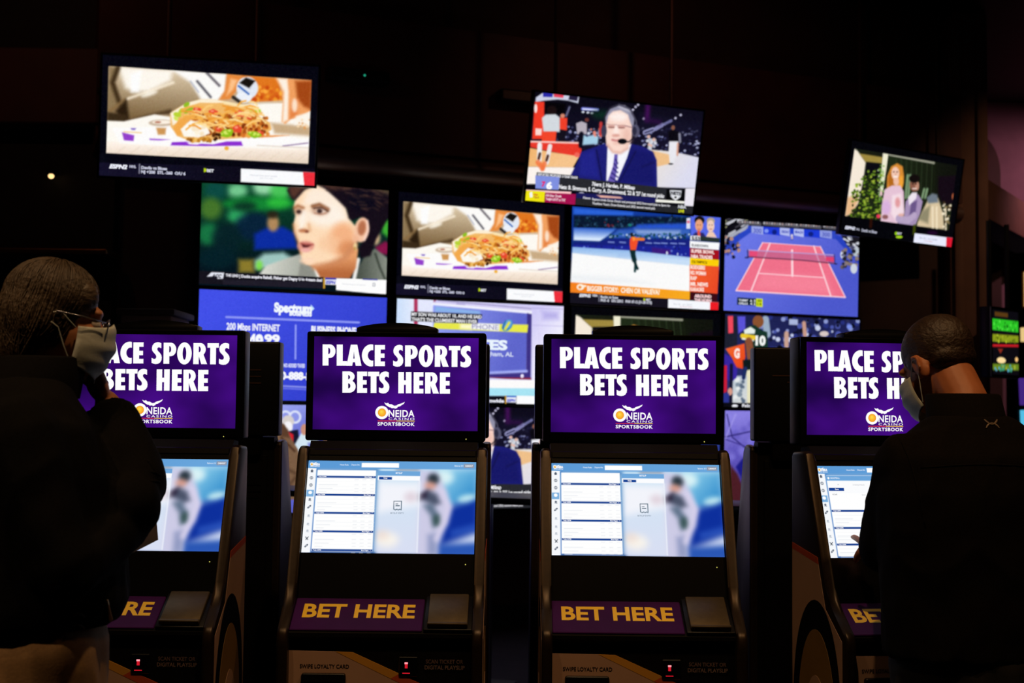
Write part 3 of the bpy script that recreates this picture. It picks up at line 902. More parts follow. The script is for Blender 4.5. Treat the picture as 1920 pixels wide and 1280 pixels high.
def pic_skater():
    c = Canvas(TVS['W13'][2], (1050, 370), 5.12, '#0a1030')
    c.grad([(100, 60), (1560, 180), (1560, 700), (90, 600)], '#123a9c', '#0f2a78', (600, 120), (600, 500), 1)
    c.poly([(130, 100), (700, 140), (700, 180), (130, 165)], '#2a62d8', 4)
    c.poly([(130, 170), (1250, 190), (1250, 260), (800, 260), (560, 300), (130, 290)], '#0a1830', 3)
    c.dots((140, 180, 1240, 290), 160, (6, 14), ['#1c3350', '#0a1224', '#284a6a', '#143046', '#0c2c3c'], .9)
    c.dots((420, 230, 560, 290), 10, (5, 9), ['#5c2030', '#7a3040'], .9)
    c.ell(670, 265, 18, 14, '#1f7a7a', 1.5)
    c.poly([(740, 260), (1250, 245), (1250, 300), (700, 300)], '#2a5ae0', 4, .8)
    c.grad([(130, 290), (540, 300), (470, 360), (380, 420), (130, 410)], '#3a6ad0', '#dcecff', (300, 300), (300, 400), 2)
    c.poly([(560, 310), (1250, 300), (1250, 380), (460, 390)], '#3f6cc8', 4, .8)
    c.poly([(720, 310), (1150, 320), (1150, 360), (740, 350)], '#b4c8ea', 6, .7)
    c.dots((480, 350, 1250, 400), 90, (7, 13), ['#0c3a4c', '#1a5a66', '#7a9ad0', '#163050', '#b8cce8', '#103c38'], .9)
    c.poly([(130, 430), (380, 430), (470, 395), (1250, 405), (1250, 470), (130, 475)], '#16207c', 1.5)
    c.poly([(130, 455), (1250, 470), (1250, 580), (120, 480)], '#1b2394', 1.5)
    for x in (490, 600, 850, 930, 1000, 1090, 1170):
        c.line([(x - 28, 418 + x * .02), (x + 28, 422 + x * .02)], 10, '#8fa4e8', 1, .9)
    c.dots((140, 455, 1240, 560), 60, (6, 12), ['#3a48c0', '#101a60', '#6a86e0', '#23309c'], 1)
    c.poly([(880, 480), (1060, 500), (1060, 550), (880, 545)], '#3a1a7c', 3)
    c.ell(1026, 535, 9, 18, '#dfe6f2', 1)
    c.ell(1128, 545, 8, 14, '#b4c4e4', 1)
    c.grad([(118, 475), (700, 510), (1250, 575), (1250, 660), (700, 600), (115, 535)], '#8fb8ec', '#c8dff8', (600, 500), (600, 590), 1.2)
    c.poly([(560, 540), (720, 545), (720, 580), (540, 570)], '#9fc0ec', 4, .6)
    c.poly([(115, 532), (700, 598), (1250, 655), (1250, 915), (100, 820)], '#fbfbfb', 1.2)
    c.poly([(115, 740), (600, 770), (900, 830), (100, 800)], '#eef1f4', 8)
    # skater
    c.line([(700, 500), (690, 560), (722, 640), (718, 708)], 22, '#0f3a3e', 1)
    c.line([(712, 500), (708, 570), (726, 650), (742, 682)], 26, '#0b2a2c', 1)
    c.line([(690, 505), (712, 600)], 46, '#0c2a2e', 1.2)
    c.poly([(670, 400), (685, 378), (725, 380), (748, 420), (728, 505), (675, 505), (668, 450)], '#f2502a', 1.1)
    c.line([(735, 400), (800, 402)], 26, '#ee7a2c', 1)
    c.poly([(690, 380), (720, 380), (720, 410), (700, 420)], '#ff9a3c', 1.5)
    c.ell(687, 356, 15, 18, '#1c1a1c', 1)
    c.blur(.5)
    # story strip
    c.grad([(85, 812), (700, 858), (1250, 900), (1245, 985), (700, 950), (80, 910)], '#f58220', '#f8ac20', (120, 860), (1240, 940), .7)
    c.poly([(60, 908), (700, 952), (1250, 985), (1560, 1000), (1560, 1130), (60, 1030)], '#15121e', .7)
    c.ell(195, 860, 36, 30, '#fff2e0', 1)
    c.line([(205, 850), (245, 850)], 16, '#fff2e0', 1)
    c.ell(190, 862, 15, 14, '#f58a2a', 1)
    # side list
    c.poly([(1255, 160), (1540, 190), (1530, 395), (1255, 375)], '#5468e8', .7)
    c.poly([(1215, 200), (1250, 195), (1250, 300), (1212, 300)], '#dfe4f8', 1)
    c.ell(1232, 235, 14, 14, '#e06a8a', 1)
    c.ell(1338, 220, 48, 42, '#15100f', 1.2)
    c.ell(1334, 268, 38, 58, '#e8a27c', 1.2)
    c.poly([(1265, 370), (1300, 335), (1375, 340), (1400, 378)], '#2a2868', 1.2)
    c.line([(1330, 330), (1335, 375)], 26, '#e2564a', 1.2)
    c.ell(1445, 228, 40, 34, '#b4a48c', 1.2)
    c.ell(1445, 275, 36, 58, '#f3cdb8', 1.2)
    c.poly([(1400, 380), (1425, 330), (1470, 330), (1505, 385)], '#f0cbb4', 1.2)
    for dx in (-112, 0):
        c.ell(1432 + dx, 265, 6, 4, '#5a3a34', .7); c.ell(1458 + dx, 265, 6, 4, '#5a3a34', .7); c.line([(1435 + dx, 305), (1456 + dx, 305)], 7, '#c0685c', .7)
    c.poly([(1250, 368), (1345, 370), (1345, 415), (1250, 412)], '#ecedf2', .6)
    c.poly([(1345, 372), (1530, 392), (1528, 432), (1345, 418)], '#26332e', .6)
    c.poly([(1246, 418), (1530, 436), (1525, 505), (1246, 482)], '#fafbfd', .6)
    c.poly([(1246, 485), (1525, 508), (1522, 600), (1246, 575)], '#a50f1c', .6)
    c.poly([(1246, 576), (1525, 600), (1522, 662), (1246, 645)], '#fdd00a', .6)
    c.grad([(1243, 646), (1525, 662), (1510, 925), (1243, 905)], '#f2602a', '#ea4a26', (1250, 700), (1500, 880), .6)
    c.poly([(1246, 905), (1510, 925), (1505, 1010), (1246, 985)], '#3a0c16', .7)
    c.poly([(1038, 975), (1520, 1008), (1515, 1115), (1036, 1075)], '#f6f8ff', .6)
    c.poly([(1440, 1003), (1520, 1008), (1515, 1115), (1438, 1106)], '#ee1c24', .6)
    c.line([(375, 935), (373, 998)], 7, '#8c8ca0')
    c.poly([(800, 968), (818, 970), (818, 990), (800, 994)], '#c8e41c')
    c.text('BIGGER STORY:  CHEN OR VALIEVA?', 258, 955, 896, 50, '#fff6e6', .03)
    c.text('ESPN2', 182, 292, 952, 28, '#e8eaf6', .055, .25)
    c.text('NBA', 310, 360, 950, 22, '#d4d6e4', .04)
    c.text('Bucks vs Suns', 388, 555, 964, 24, '#d4d6e4', .04)
    c.text('PHX -8   O/U 229.5   PHX 47-12 (31-28 ATS)', 388, 880, 998, 26, '#d4d6e4', .04)
    c.text('BET', 824, 868, 990, 20, '#e0e2ea', .04)
    c.text('5:53', 1262, 1340, 408, 34, '#27272c', .05)
    c.text('RUNDOWN', 1262, 1420, 470, 26, '#4a4e58', .03)
    for i, (t, x1, y) in enumerate([('SUPER BOWL', 1480, 528), ('NBA TRADES', 1462, 578)]):
        c.text(t, 1256, x1, y, 32, '#ffe4e0', .045)
    c.text('OLYMPICS', 1262, 1410, 628, 26, '#5a4a08', .03)
    for t, x1, y in [('RODGERS', 1390, 684), ('NO. WOMAN', 1398, 738), ('RAP', 1310, 790), ('MR. NEWS', 1418, 846), ('KARAOKE', 1380, 896)]:
        c.text(t, 1250, x1, y, 36, '#ffe6dc', .05)
    c.text('AROUND', 1288, 1450, 958, 30, '#ffd8dc', .05)
    c.text('THE HORN', 1288, 1450, 996, 28, '#ffd8dc', .05)
    c.text('Bet $5  win $200', 1090, 1265, 1030, 16, '#c4c8d4', .01)
    c.text('in free bets', 1150, 1270, 1052, 14, '#d8b0b8', .01)
    return c


def pic_tennis():
    c = Canvas(TVS['W14'][2], (1340, 390), 5.333, '#07070d')
    c.grad([(80, 180), (1480, 260), (1470, 1140), (50, 1060)], '#6a76e6', '#4c58cc', (300, 350), (1000, 1100), 1)
    c.grad([(60, 60), (1480, 60), (1480, 240), (1180, 245), (340, 190), (240, 260), (60, 480)], '#08070c', '#0d0c14', (60, 60), (60, 200), 1.2)
    r2 = np.random.default_rng(9)
    for k in range(34):
        x = r2.uniform(80, 330); y = r2.uniform(100, 330)
        if y > 480 - x * .9: continue
        c.line([(x - 30, y + 18), (x + 30, y - 14)], 15, ['#b8bac4', '#6c6e7c', '#3c3a44', '#d6d6de', '#8a8a6a'][k % 5], 1)
    for x0, x1 in [(250, 450), (495, 690), (715, 830), (860, 1050), (1095, 1220)]:
        c.line([(x0, 130 + x0 * .05), (x1, 138 + x1 * .05)], 34, '#55545c', 1.6)
        for x in np.arange(x0, x1, 26):
            c.ell(x, 124 + x * .052, 8, 9, ['#d8d6da', '#9a9096', '#c8a8a0'][int(x) % 3], 1, n=8)
    c.line([(85, 330), (330, 180)], 26, '#a6aabc', 1.2)
    # boards
    bd = lambda x0, x1, cc: c.poly([(x0, 178 + (x0 - 360) * .062), (x1, 178 + (x1 - 360) * .062), (x1, 258 + (x1 - 360) * .062), (x0, 246 + (x0 - 360) * .062)], cc, .8)
    bd(330, 1215, '#2f48c4')
    for x0, x1, cc in [(365, 485, '#9aa6e4'), (485, 650, '#1f3ad8'), (650, 750, '#b4bef0'), (750, 790, '#2440cc'), (790, 890, '#b8c2f2'), (890, 1050, '#1d3ad6'), (1050, 1170, '#8e9ae0')]:
        bd(x0, x1, cc)
    c.ell(516, 228, 22, 20, '#7f96f4', 1.2); c.ell(596, 240, 24, 26, '#0f1f80', 1.2); c.ell(960, 260, 26, 24, '#0f1f80', 1.2)
    c.text('300', 385, 465, 245, 46, '#5a64c8', .03)
    c.text('DELRAY', 664, 745, 246, 26, '#4a54c0', .05)
    c.text('BEACH', 800, 880, 250, 26, '#4a54c0', .05)
    c.text('300', 1072, 1150, 280, 40, '#5560c0', .03)
    c.poly([(240, 260), (365, 185), (365, 240), (250, 320), (90, 480), (85, 360)], '#2844c2', 1.5)
    c.dots((85, 290, 250, 500), 46, (9, 20), ['#15163a', '#2a3a9c', '#6a5a60', '#0c0c18', '#b88a7a', '#3a48b0'], 1.2)
    c.poly([(1210, 265), (1260, 280), (1440, 480), (1440, 560), (1320, 430), (1210, 310)], '#2640be', 1.5)
    c.poly([(1260, 270), (1470, 290), (1470, 480), (1330, 380)], '#1a1820', 1.5)
    for k in range(40):
        x = r2.uniform(1270, 1455); y = r2.uniform(285, 480)
        if y > 285 + (x - 1255) * 1.1: continue
        c.ell(x, y, 20, 9, ['#c4c8d6', '#8c90a0', '#3a3840', '#e4e6ee'][k % 4], 1, rot=25, n=8)
    c.ell(1412, 440, 34, 46, '#b8c2cc', 2)
    c.ell(1280, 465, 26, 40, '#d3d8e8', 1.4)
    c.dots((1270, 390, 1440, 600), 34, (10, 24), ['#3c3a48', '#6c5c58', '#23222c', '#8c7a74', '#4a4a6a'], 1.3)
    c.ell(1390, 605, 34, 50, '#ccd4e0', 1.2)
    # court
    court = [(478, 345), (1055, 385), (1305, 892), (212, 825)]
    c.poly(court, '#f0708a', .8)
    c.poly([(470, 640), (1110, 690), (1180, 865), (380, 815)], '#fa8ea2', 12, .6)
    lw = '#ffd3dc'
    for a, b, w in [((478, 345), (212, 825), 10), ((1055, 385), (1305, 892), 10), ((478, 345), (1055, 385), 6), ((212, 825), (1305, 892), 11), ((552, 352), (362, 830), 14), ((990, 382), (1160, 880), 14), ((440, 652), (1085, 695), 8), ((772, 425), (775, 675), 22)]:
        c.line([a, b], w, lw, .7)
    # net
    c.poly([(325, 420), (1195, 465), (1200, 550), (330, 485)], '#b05a8c', 1, .55)
    c.poly([(345, 425), (430, 432), (420, 492), (345, 484)], '#e64a78', .9)
    c.poly([(1110, 485), (1190, 490), (1190, 540), (1112, 530)], '#e0406e', .9)
    c.line([(325, 418), (1195, 470)], 8, '#b6a6e0', .8)
    c.line([(330, 487), (860, 520), (1215, 556)], 10, '#6a3450', .8)
    c.line([(328, 420), (330, 490)], 12, '#2c3078', .8); c.line([(1195, 465), (1200, 555)], 10, '#2c3078', .8)
    c.ell(320, 495, 22, 7, '#1c2050', 1); c.ell(1210, 558, 16, 6, '#1c2050', 1)
    c.ell(770, 275, 12, 16, '#d8d0e0', 1); c.ell(772, 298, 10, 14, '#c8b0b8', 1); c.ell(770, 318, 12, 4, '#3040a0', 1)
    c.blur(.45)
    c.poly([(225, 892), (412, 905), (412, 975), (222, 965)], '#10222e', .7)
    c.poly([(412, 902), (478, 906), (478, 990), (412, 984)], '#cfe01e', .7)
    c.text('TOMMY', 238, 332, 930, 22, '#dfe4ee', .03); c.text('OPELKA', 238, 330, 962, 22, '#dfe4ee', .03)
    c.text('6 3', 352, 405, 936, 22, '#dfe4ee', .03); c.text('4 2', 352, 405, 966, 22, '#dfe4ee', .03)
    c.text('30', 424, 466, 936, 22, '#3a4408', .03); c.text('15', 424, 466, 970, 22, '#3a4408', .03)
    return c


def pic_couple():
    c = Canvas(TVS['C'][2], (1560, 250), 5.333, '#05050a')
    P4 = [(225, 150), (1249, 320), (1165, 972), (130, 825)]
    c.poly(P4, '#1c2415', 1)
    c.grad([(560, 200), (1250, 320), (1200, 700), (560, 600)], '#1f2a17', '#10120c', (600, 300), (1150, 400), 2)
    for k in range(16):
        x = 640 + k * 26
        c.line([(x, 260), (x - 16, 620)], 7, ['#2c3a22', '#18200f'][k % 2], 1.5)
    c.line([(570, 212), (1020, 296)], 16, '#9a9a88', 1)
    # porch: wall, beam, post
    c.poly([(205, 140), (255, 175), (335, 290), (310, 470), (260, 700), (190, 800), (125, 830)], '#f6ead9', 2)
    c.poly([(150, 640), (240, 620), (270, 660), (200, 800), (130, 830)], '#e9b98a', 4)
    c.poly([(250, 170), (510, 200), (505, 240), (300, 210)], '#171a10', 1.2)
    c.poly([(270, 200), (505, 238), (500, 300), (345, 285), (335, 290)], '#a08a40', 1.5)
    c.poly([(340, 285), (475, 300), (470, 480), (400, 520), (335, 420)], '#0c0a12', 2)
    c.poly([(508, 195), (562, 205), (545, 330), (510, 560), (470, 660), (490, 400)], '#f0ecd2', 1.2)
    # shrubs and flowers
    r2 = np.random.default_rng(2)
    for k in range(260):
        x = r2.uniform(190, 500); y = r2.uniform(360, 850)
        if y < 360 + abs(x - 360) * 1.3 and x < 400: continue
        c.ell(x, y, r2.uniform(8, 20), r2.uniform(7, 15), ['#3d5a16', '#5f8420', '#a3b83a', '#25380c', '#7fa02c', '#1a280a'][r2.integers(6)], .8, n=8)
    for k in range(60):
        x = r2.uniform(460, 520); y = r2.uniform(320, 680)
        c.ell(x, y, 9, 8, ['#7fae50', '#c8dcae', '#3d6a2a'][r2.integers(3)], .8, n=8)
    c.ell(490, 600, 12, 26, '#f2c8d0', 1.5); c.ell(462, 828, 20, 20, '#ef3a58', 1)
    for x in (735, 760, 900, 930):
        c.line([(x, 640), (x + 20, 420 + (x > 800) * 140)], 22, '#7d9a74', 2)
    # woman with red-blond hair, pale dress
    c.poly([(545, 560), (550, 430), (590, 330), (650, 298), (705, 330), (718, 430), (705, 540), (690, 560)], '#d98c34', 2)
    c.ell(600, 470, 40, 90, '#b5691c', 3); c.ell(690, 480, 24, 60, '#f2a338', 2.5)
    c.poly([(485, 870), (500, 700), (525, 560), (600, 520), (680, 520), (715, 580), (722, 800), (650, 905), (480, 885)], '#e6c3d6', 1.8)
    c.poly([(600, 620), (690, 600), (715, 780), (640, 880), (590, 800)], '#f8e4ea', 4, .8)
    c.ell(655, 690, 26, 50, '#e39ca0', 4); c.ell(540, 740, 46, 70, '#d7aee0', 5, .8)
    c.ell(632, 400, 40, 66, '#f3c9b4', 1.5)
    c.ell(640, 480, 28, 44, '#f0bfa8', 2)
    for x in (616, 650):
        c.ell(x, 385, 9, 6, '#6a3c30', 1)
    c.line([(618, 432), (650, 434)], 10, '#fff4f0', 1); c.ell(634, 408, 7, 10, '#d99a84', 1)
    # man in lilac suit
    c.poly([(720, 830), (735, 680), (800, 610), (860, 610), (905, 680), (880, 800), (830, 925), (660, 905), (655, 850)], '#a690b8', 1.6)
    c.poly([(790, 690), (850, 670), (830, 820), (770, 820)], '#6a5688', 3)
    c.poly([(760, 640), (800, 590), (850, 590), (840, 650), (770, 720)], '#ede3ee', 1.5)
    c.line([(660, 850), (760, 870), (820, 820)], 50, '#b8a4c6', 2)
    c.ell(820, 515, 46, 66, '#8a5a48', 1.5); c.ell(850, 525, 20, 46, '#c08a74', 2)
    c.ell(822, 452, 54, 42, '#120c0c', 1.5)
    for x in (806, 838):
        c.ell(x, 505, 8, 6, '#22100c', 1)
    c.line([(805, 552), (840, 552)], 10, '#e8d0c8', 1)
    c.ell(530, 835, 30, 22, '#8c5a5a', 2); c.ell(690, 815, 30, 14, '#e3b0a4', 2)
    # chair and second figure in shade at the right
    c.poly([(850, 900), (900, 780), (960, 660), (1010, 610), (1060, 650), (1110, 800), (1120, 960), (850, 930)], '#d9c4a0', 3)
    c.poly([(945, 640), (1000, 600), (1050, 610), (1060, 690), (960, 700)], '#6c7884', 3)
    c.poly([(860, 860), (910, 770), (980, 720), (960, 900)], '#7d7a60', 5, .8)
    for x in (1010, 1050, 1140):
        c.line([(x - 6, 740), (x - 4, 960)], 16, '#f3e3c4', 2)
    c.poly([(1060, 430), (1240, 420), (1210, 700), (1110, 720), (1060, 600)], '#140a14', 4)
    c.ell(1212, 632, 16, 34, '#b8603c', 2)
    c.dots((1110, 690, 1190, 960), 22, (8, 18), ['#f0e4c8', '#8c7a54', '#3a2c1c'], 1.4)
    c.blur(.6)
    c.outside(P4, '#05050a')
    c.line([(390, 860), (385, 930)], 26, '#2c0f06', 3); c.line([(822, 930), (818, 1000)], 26, '#3e4a06', 3); c.ell(1000, 995, 50, 20, '#24062e', 5)
    c.poly([(826, 998), (1215, 1046), (1205, 1148), (812, 1098)], '#e9ecff', .6)
    c.poly([(1142, 1038), (1215, 1046), (1205, 1150), (1138, 1140)], '#dc1830', .6)
    c.ell(640, 1000, 14, 18, '#9ad01c', 1); c.ell(670, 1035, 34, 14, '#a8d820', 1.2)
    c.text('ESPN2', 125, 228, 952, 30, '#dfe2f4', .055, .25)
    c.text('NHL', 238, 275, 966, 20, '#b4b6c8', .04)
    c.text('Devils vs Blues', 292, 448, 980, 28, '#b4b6c8', .04)
    c.text('BET', 648, 694, 1008, 22, '#c8cad4', .04)
    c.text('Bet $5  win $200', 870, 1050, 1050, 18, '#aab0c6', .01)
    c.text('in free bets', 920, 1000, 1078, 14, '#c890a4', .01)
    return c


def pic_internet_offer():
    c = Canvas(TVS['W21'][2], (340, 530), 3.2, '#3a49d8')
    c.grad([(60, 0), (1260, 60), (1240, 760), (60, 740)], '#4250e8', '#3340cc', (300, 60), (900, 700), 1)
    c.line([(270, 205), (1065, 238)], 13, '#8e98f6', .8)
    c.line([(686, 255), (684, 455)], 11, '#8e98f6', .8)
    c.line([(480, 612), (860, 632)], 9, '#a4acf4', 1, .8)
    c.line([(480, 626), (860, 646)], 9, '#7c86ee', 1, .7)
    c.text('Spectrum', 555, 782, 172, 54, '#f2f8ff', .06)
    c.poly([(776, 130), (798, 155), (776, 175)], '#c8ecff', .7)
    c.text('BUSINESS', 648, 782, 195, 28, '#f2f8ff', .06)
    c.text('200 Mbps INTERNET', 270, 590, 280, 42, '#f2f4ff', .03)
    c.text('BUSINESS PHONE', 778, 1048, 300, 42, '#f2f4ff', .05)
    c.text('$49', 350, 490, 392, 86, '#f6f8ff', .06)
    c.text('99', 496, 590, 360, 52, '#f6f8ff', .05)
    c.text('$19', 800, 960, 410, 86, '#f6f8ff', .06)
    c.text('NO ADDED TAXES', 612, 740, 505, 22, '#dfe4ff', .05)
    c.text('1-800-888-2133', 500, 860, 575, 44, '#f6f8ff', .06)
    return c


def pic_phone_sign():
    c = Canvas(TVS['W22'][2], (720, 540), 5.333, '#c8ccfa')
    c.grad([(60, 60), (1840, 160), (1840, 1250), (60, 1250)], '#dfe8ff', '#c9c4f4', (200, 200), (1600, 500), 1)
    c.grad([(90, 90), (300, 105), (300, 900), (80, 900)], '#c4dcfa', '#e6ecff', (90, 300), (300, 300), 3)
    c.line([(318, 95), (316, 700)], 38, '#b0315a', 1.2)
    c.line([(510, 105), (508, 150)], 30, '#9c2a54', 1.2)
    c.poly([(340, 110), (490, 115), (480, 600), (350, 600)], '#e4e8ff', 3)
    c.poly([(530, 115), (1480, 175), (1480, 250), (480, 150)], '#d3ccf4', 2)
    c.line([(540, 122), (1470, 205)], 6, '#7a74a8', 1)
    c.poly([(720, 145), (810, 153), (810, 178), (720, 168)], '#b8b0e0', .8)
    c.poly([(480, 145), (1480, 230), (1480, 260), (480, 180)], '#f3f3ff', 1.5)
    # big blue panel
    c.grad([(490, 170), (1440, 255), (1420, 840), (1200, 860), (480, 880)], '#8f9cf2', '#5f66cc', (560, 250), (1300, 520), 1.5)
    c.poly([(515, 185), (960, 230), (960, 260), (510, 235)], '#8ab4ea', 2.5)
    c.poly([(1430, 250), (1475, 260), (1465, 905), (1200, 900), (1000, 890), (1000, 850), (1420, 838)], '#3d3284', 1.5)
    c.line([(1000, 850), (1425, 830)], 24, '#a8b2f8', 2)
    c.poly([(1000, 890), (1470, 895), (1470, 915), (1200, 905)], '#8c1f34', 1.2)
    c.ell(1380, 878, 17, 20, '#f0eaff', 1)
    c.grad([(1480, 170), (1800, 190), (1800, 950), (1480, 930)], '#d2ccf8', '#f2f0ff', (1480, 300), (1760, 500), 1.5)
    c.poly([(1580, 230), (1740, 240), (1740, 310), (1590, 310)], '#b8b0ea', 8)
    c.line([(1480, 200), (1790, 210)], 5, '#a8a0d8', 1); c.line([(1490, 372), (1790, 380)], 5, '#c0b8ea', 1); c.line([(1550, 440), (1550, 600)], 5, '#d0c8f0', 1)
    c.poly([(500, 345), (1440, 365), (1432, 445), (490, 405)], '#e8e84a', 1)
    c.poly([(760, 355), (880, 360), (870, 415), (760, 405)], '#fffbd0', 5)
    c.poly([(870, 345), (1155, 360), (1150, 430), (870, 410)], '#f0f0f8', 2)
    c.ell(1232, 372, 66, 46, '#3f8cc4', 1.2, rot=-50)
    c.ell(1236, 360, 46, 34, '#6aa8dc', 1.2, rot=-50)
    c.line([(1250, 345), (1210, 410)], 22, '#e8e63a', 1)
    c.line([(1215, 330), (1185, 400)], 12, '#2a6aa4', 1)
    c.blur(.5)
    c.poly([(270, 232), (980, 262), (975, 308), (268, 280)], '#0a0a10', .7)
    c.poly([(268, 278), (940, 310), (935, 358), (268, 328)], '#0a0a10', .7)
    c.poly([(0, 900), (1840, 925), (1840, 1010), (0, 985)], '#fdfbfb', 1)
    c.poly([(0, 990), (1840, 1005), (1840, 1080), (0, 1070)], '#a8e4f4', 1)
    c.poly([(0, 1070), (1840, 1082), (1840, 1260), (0, 1240)], '#0d0c16', .8)
    c.poly([(1208, 1075), (1224, 1075), (1222, 1180), (1208, 1180)], '#c8982c', .7)
    c.poly([(1224, 1080), (1322, 1082), (1320, 1145), (1222, 1142)], '#eef0fa', .6)
    c.poly([(1224, 1076), (1322, 1078), (1322, 1092), (1224, 1090)], '#2f6ad0', .6)
    c.poly([(1325, 1075), (1840, 1085), (1840, 1215), (1322, 1188)], '#fbfdff', .6)
    c.text('MY SON WAS ABOUT 10, AND HE SAID', 275, 975, 275, 34, '#f2f2f6', .03)
    c.text("THAT'S THE CLUMSIEST MAN I EVER", 275, 930, 325, 34, '#f2f2f6', .03)
    c.text('PHONE', 878, 1142, 408, 52, '#8a86b4', .0)
    c.text('NITES', 740, 1232, 600, 96, '#eaf4ff', .05)
    c.text('Birmingham, AL', 850, 1292, 670, 44, '#d6def8', .03)
    c.text('Nationwide', 900, 1200, 1138, 34, '#e6e8f2', .05)
    c.text('ESPN', 1228, 1312, 1135, 28, '#3a46c8', .05, .2)
    return c


def pic_football():
    c = Canvas(TVS['W24'][2], (1330, 560), 3.048, '#10122c')
    c.grad([(60, 80), (880, 100), (880, 640), (60, 640)], '#1c2050', '#2a3070', (300, 100), (300, 600), 1)
    c.dots((280, 100, 860, 330), 170, (7, 18), ['#0c0e22', '#27307a', '#8c98d0', '#141632', '#4a56a8', '#c8d0ec', '#0a0a18', '#2c2e52'], 1)
    c.poly([(80, 100), (160, 100), (158, 280), (85, 280)], '#1d2030', 1.2)
    c.poly([(58, 95), (82, 95), (82, 200), (60, 200)], '#6f96f4', 1.2)
    c.poly([(105, 98), (135, 98), (136, 195), (108, 198)], '#f0485c', 1)
    c.poly([(160, 100), (205, 100), (205, 170), (165, 200)], '#5a52d8', 1.5)
    c.line([(320, 120), (330, 200)], 40, '#9aaec4', 2)
    c.line([(540, 140), (545, 205)], 22, '#c89a88', 1.5); c.line([(440, 200), (440, 265)], 26, '#c8a090', 1.5)
    c.poly([(455, 115), (505, 118), (505, 150), (455, 148)], '#aab6dc', 1.2)
    c.ell(655, 200, 26, 16, '#d8c8c4', 1.2); c.ell(800, 160, 16, 14, '#7a90e8', 1.5)
    # cooler
    c.grad([(92, 285), (200, 255), (205, 330), (190, 400), (150, 390), (130, 340)], '#f2642c', '#e8471c', (100, 280), (190, 380), 1)
    # player: green jersey with yellow sleeve bands
    c.ell(278, 130, 32, 36, '#8a5230', 1.2)
    c.poly([(190, 200), (225, 155), (260, 150), (300, 180), (330, 190), (335, 300), (215, 310), (205, 260)], '#16362a', 1.2)
    c.poly([(196, 178), (235, 160), (262, 178), (258, 200), (200, 200)], '#e6efe8', 1)
    c.line([(188, 212), (255, 222)], 24, '#ecc92e', 1)
    c.line([(188, 228), (250, 238)], 8, '#f4f4ee', .8)
    c.line([(225, 245), (235, 330)], 42, '#8c4f34', 1.5)
    c.poly([(190, 350), (250, 345), (255, 420), (195, 440)], '#0e1a1c', 1.5)
    c.poly([(200, 410), (262, 400), (262, 600), (215, 600)], '#e8e4c0', 1.5)
    c.line([(248, 410), (245, 600)], 16, '#d9b83a', 1.2)
    c.grad([(125, 440), (215, 440), (215, 610), (125, 600)], '#b8c4d0', '#d8dcdc', (130, 450), (200, 590), 2)
    c.dots((130, 450, 215, 590), 14, (8, 16), ['#8090a0', '#e8ecec', '#5a6a80'], 1.5)
    # staff in purple and red
    c.poly([(80, 310), (120, 330), (160, 400), (155, 450), (120, 480), (85, 440)], '#3826a0', 1.5)
    c.poly([(80, 380), (100, 380), (100, 530), (80, 540)], '#cc1c38', 1.2)
    c.line([(125, 380), (122, 590)], 18, '#12122c', 1.5)
    c.ell(118, 530, 14, 22, '#d89a88', 1.2)
    c.poly([(80, 540), (112, 540), (108, 610), (80, 610)], '#2c3490', 1.2)
    c.line([(205, 400), (195, 450)], 22, '#1c2c60', 1.2)
    c.blur(.5)
    c.poly([(60, 592), (880, 610), (880, 660), (60, 640)], '#0b0b14', .8)
    c.ell(145, 612, 17, 9, '#e8eaf2', .8)
    c.text('G', 140, 172, 335, 52, '#ffe8e0', .06)
    c.text('10', 262, 320, 262, 52, '#eef2ee', .06)
    c.text('Falcons at Packers', 186, 420, 620, 20, '#e6e8f0', .04)
    return c


def pic_games():
    """winter-games interview picture"""
    c = Canvas(TVS['W31'][2], (340, 530), 3.2, '#8a94e8')
    c.grad([(60, 720), (1240, 730), (1240, 1400), (60, 1400)], '#9aa4f0', '#5a60c8', (600, 740), (700, 1000), 1)
    for x, y in [(625, 805), (682, 805)]:
        c.ell(x, y, 38, 40, '#dfe6fa', .9); c.ell(x, y, 25, 27, '#8d96e8', .9)
    c.ell(568, 805, 38, 40, '#dfe6fa', .9); c.ell(568, 805, 25, 27, '#8d96e8', .9)
    c.ell(640, 830, 36, 36, '#d7d0cc', 1.5); c.ell(640, 865, 28, 34, '#f6f4f8', 1.2)
    c.poly([(590, 880), (640, 890), (700, 880), (710, 960), (640, 980), (590, 940)], '#15162c', 1.2)
    c.poly([(640, 890), (672, 910), (672, 990), (640, 970)], '#d8222c', 1)
    c.poly([(672, 985), (720, 900), (800, 910), (860, 1000), (860, 1290), (700, 1290)], '#d3e6f2', 1.5)
    c.ell(738, 880, 22, 34, '#c98f78', 1.2)
    c.poly([(500, 870), (560, 820), (620, 850), (655, 925), (700, 1000), (735, 1120), (740, 1300), (380, 1300), (430, 1000)], '#7a5c44', 1.2)
    c.poly([(520, 850), (580, 820), (640, 880), (650, 930), (600, 920)], '#5a3c2a', 2.5)
    c.line([(600, 930), (680, 1010)], 12, '#4a3020', 2); c.line([(620, 1110), (700, 1150), (640, 1220)], 20, '#5c4230', 3)
    c.poly([(760, 960), (1240, 980), (1240, 1380), (760, 1380)], '#6a74d0', 3)
    for x in (900, 1040, 1160):
        c.ell(x, 950, 50, 62, '#c89a80', 1.5); c.poly([(x - 80, 1300), (x - 70, 1060), (x, 1010), (x + 70, 1060), (x + 80, 1300)], ['#2a3080', '#b83040', '#e6eaf4'][int(x) % 3], 2)
    c.blur(.6)
    return c


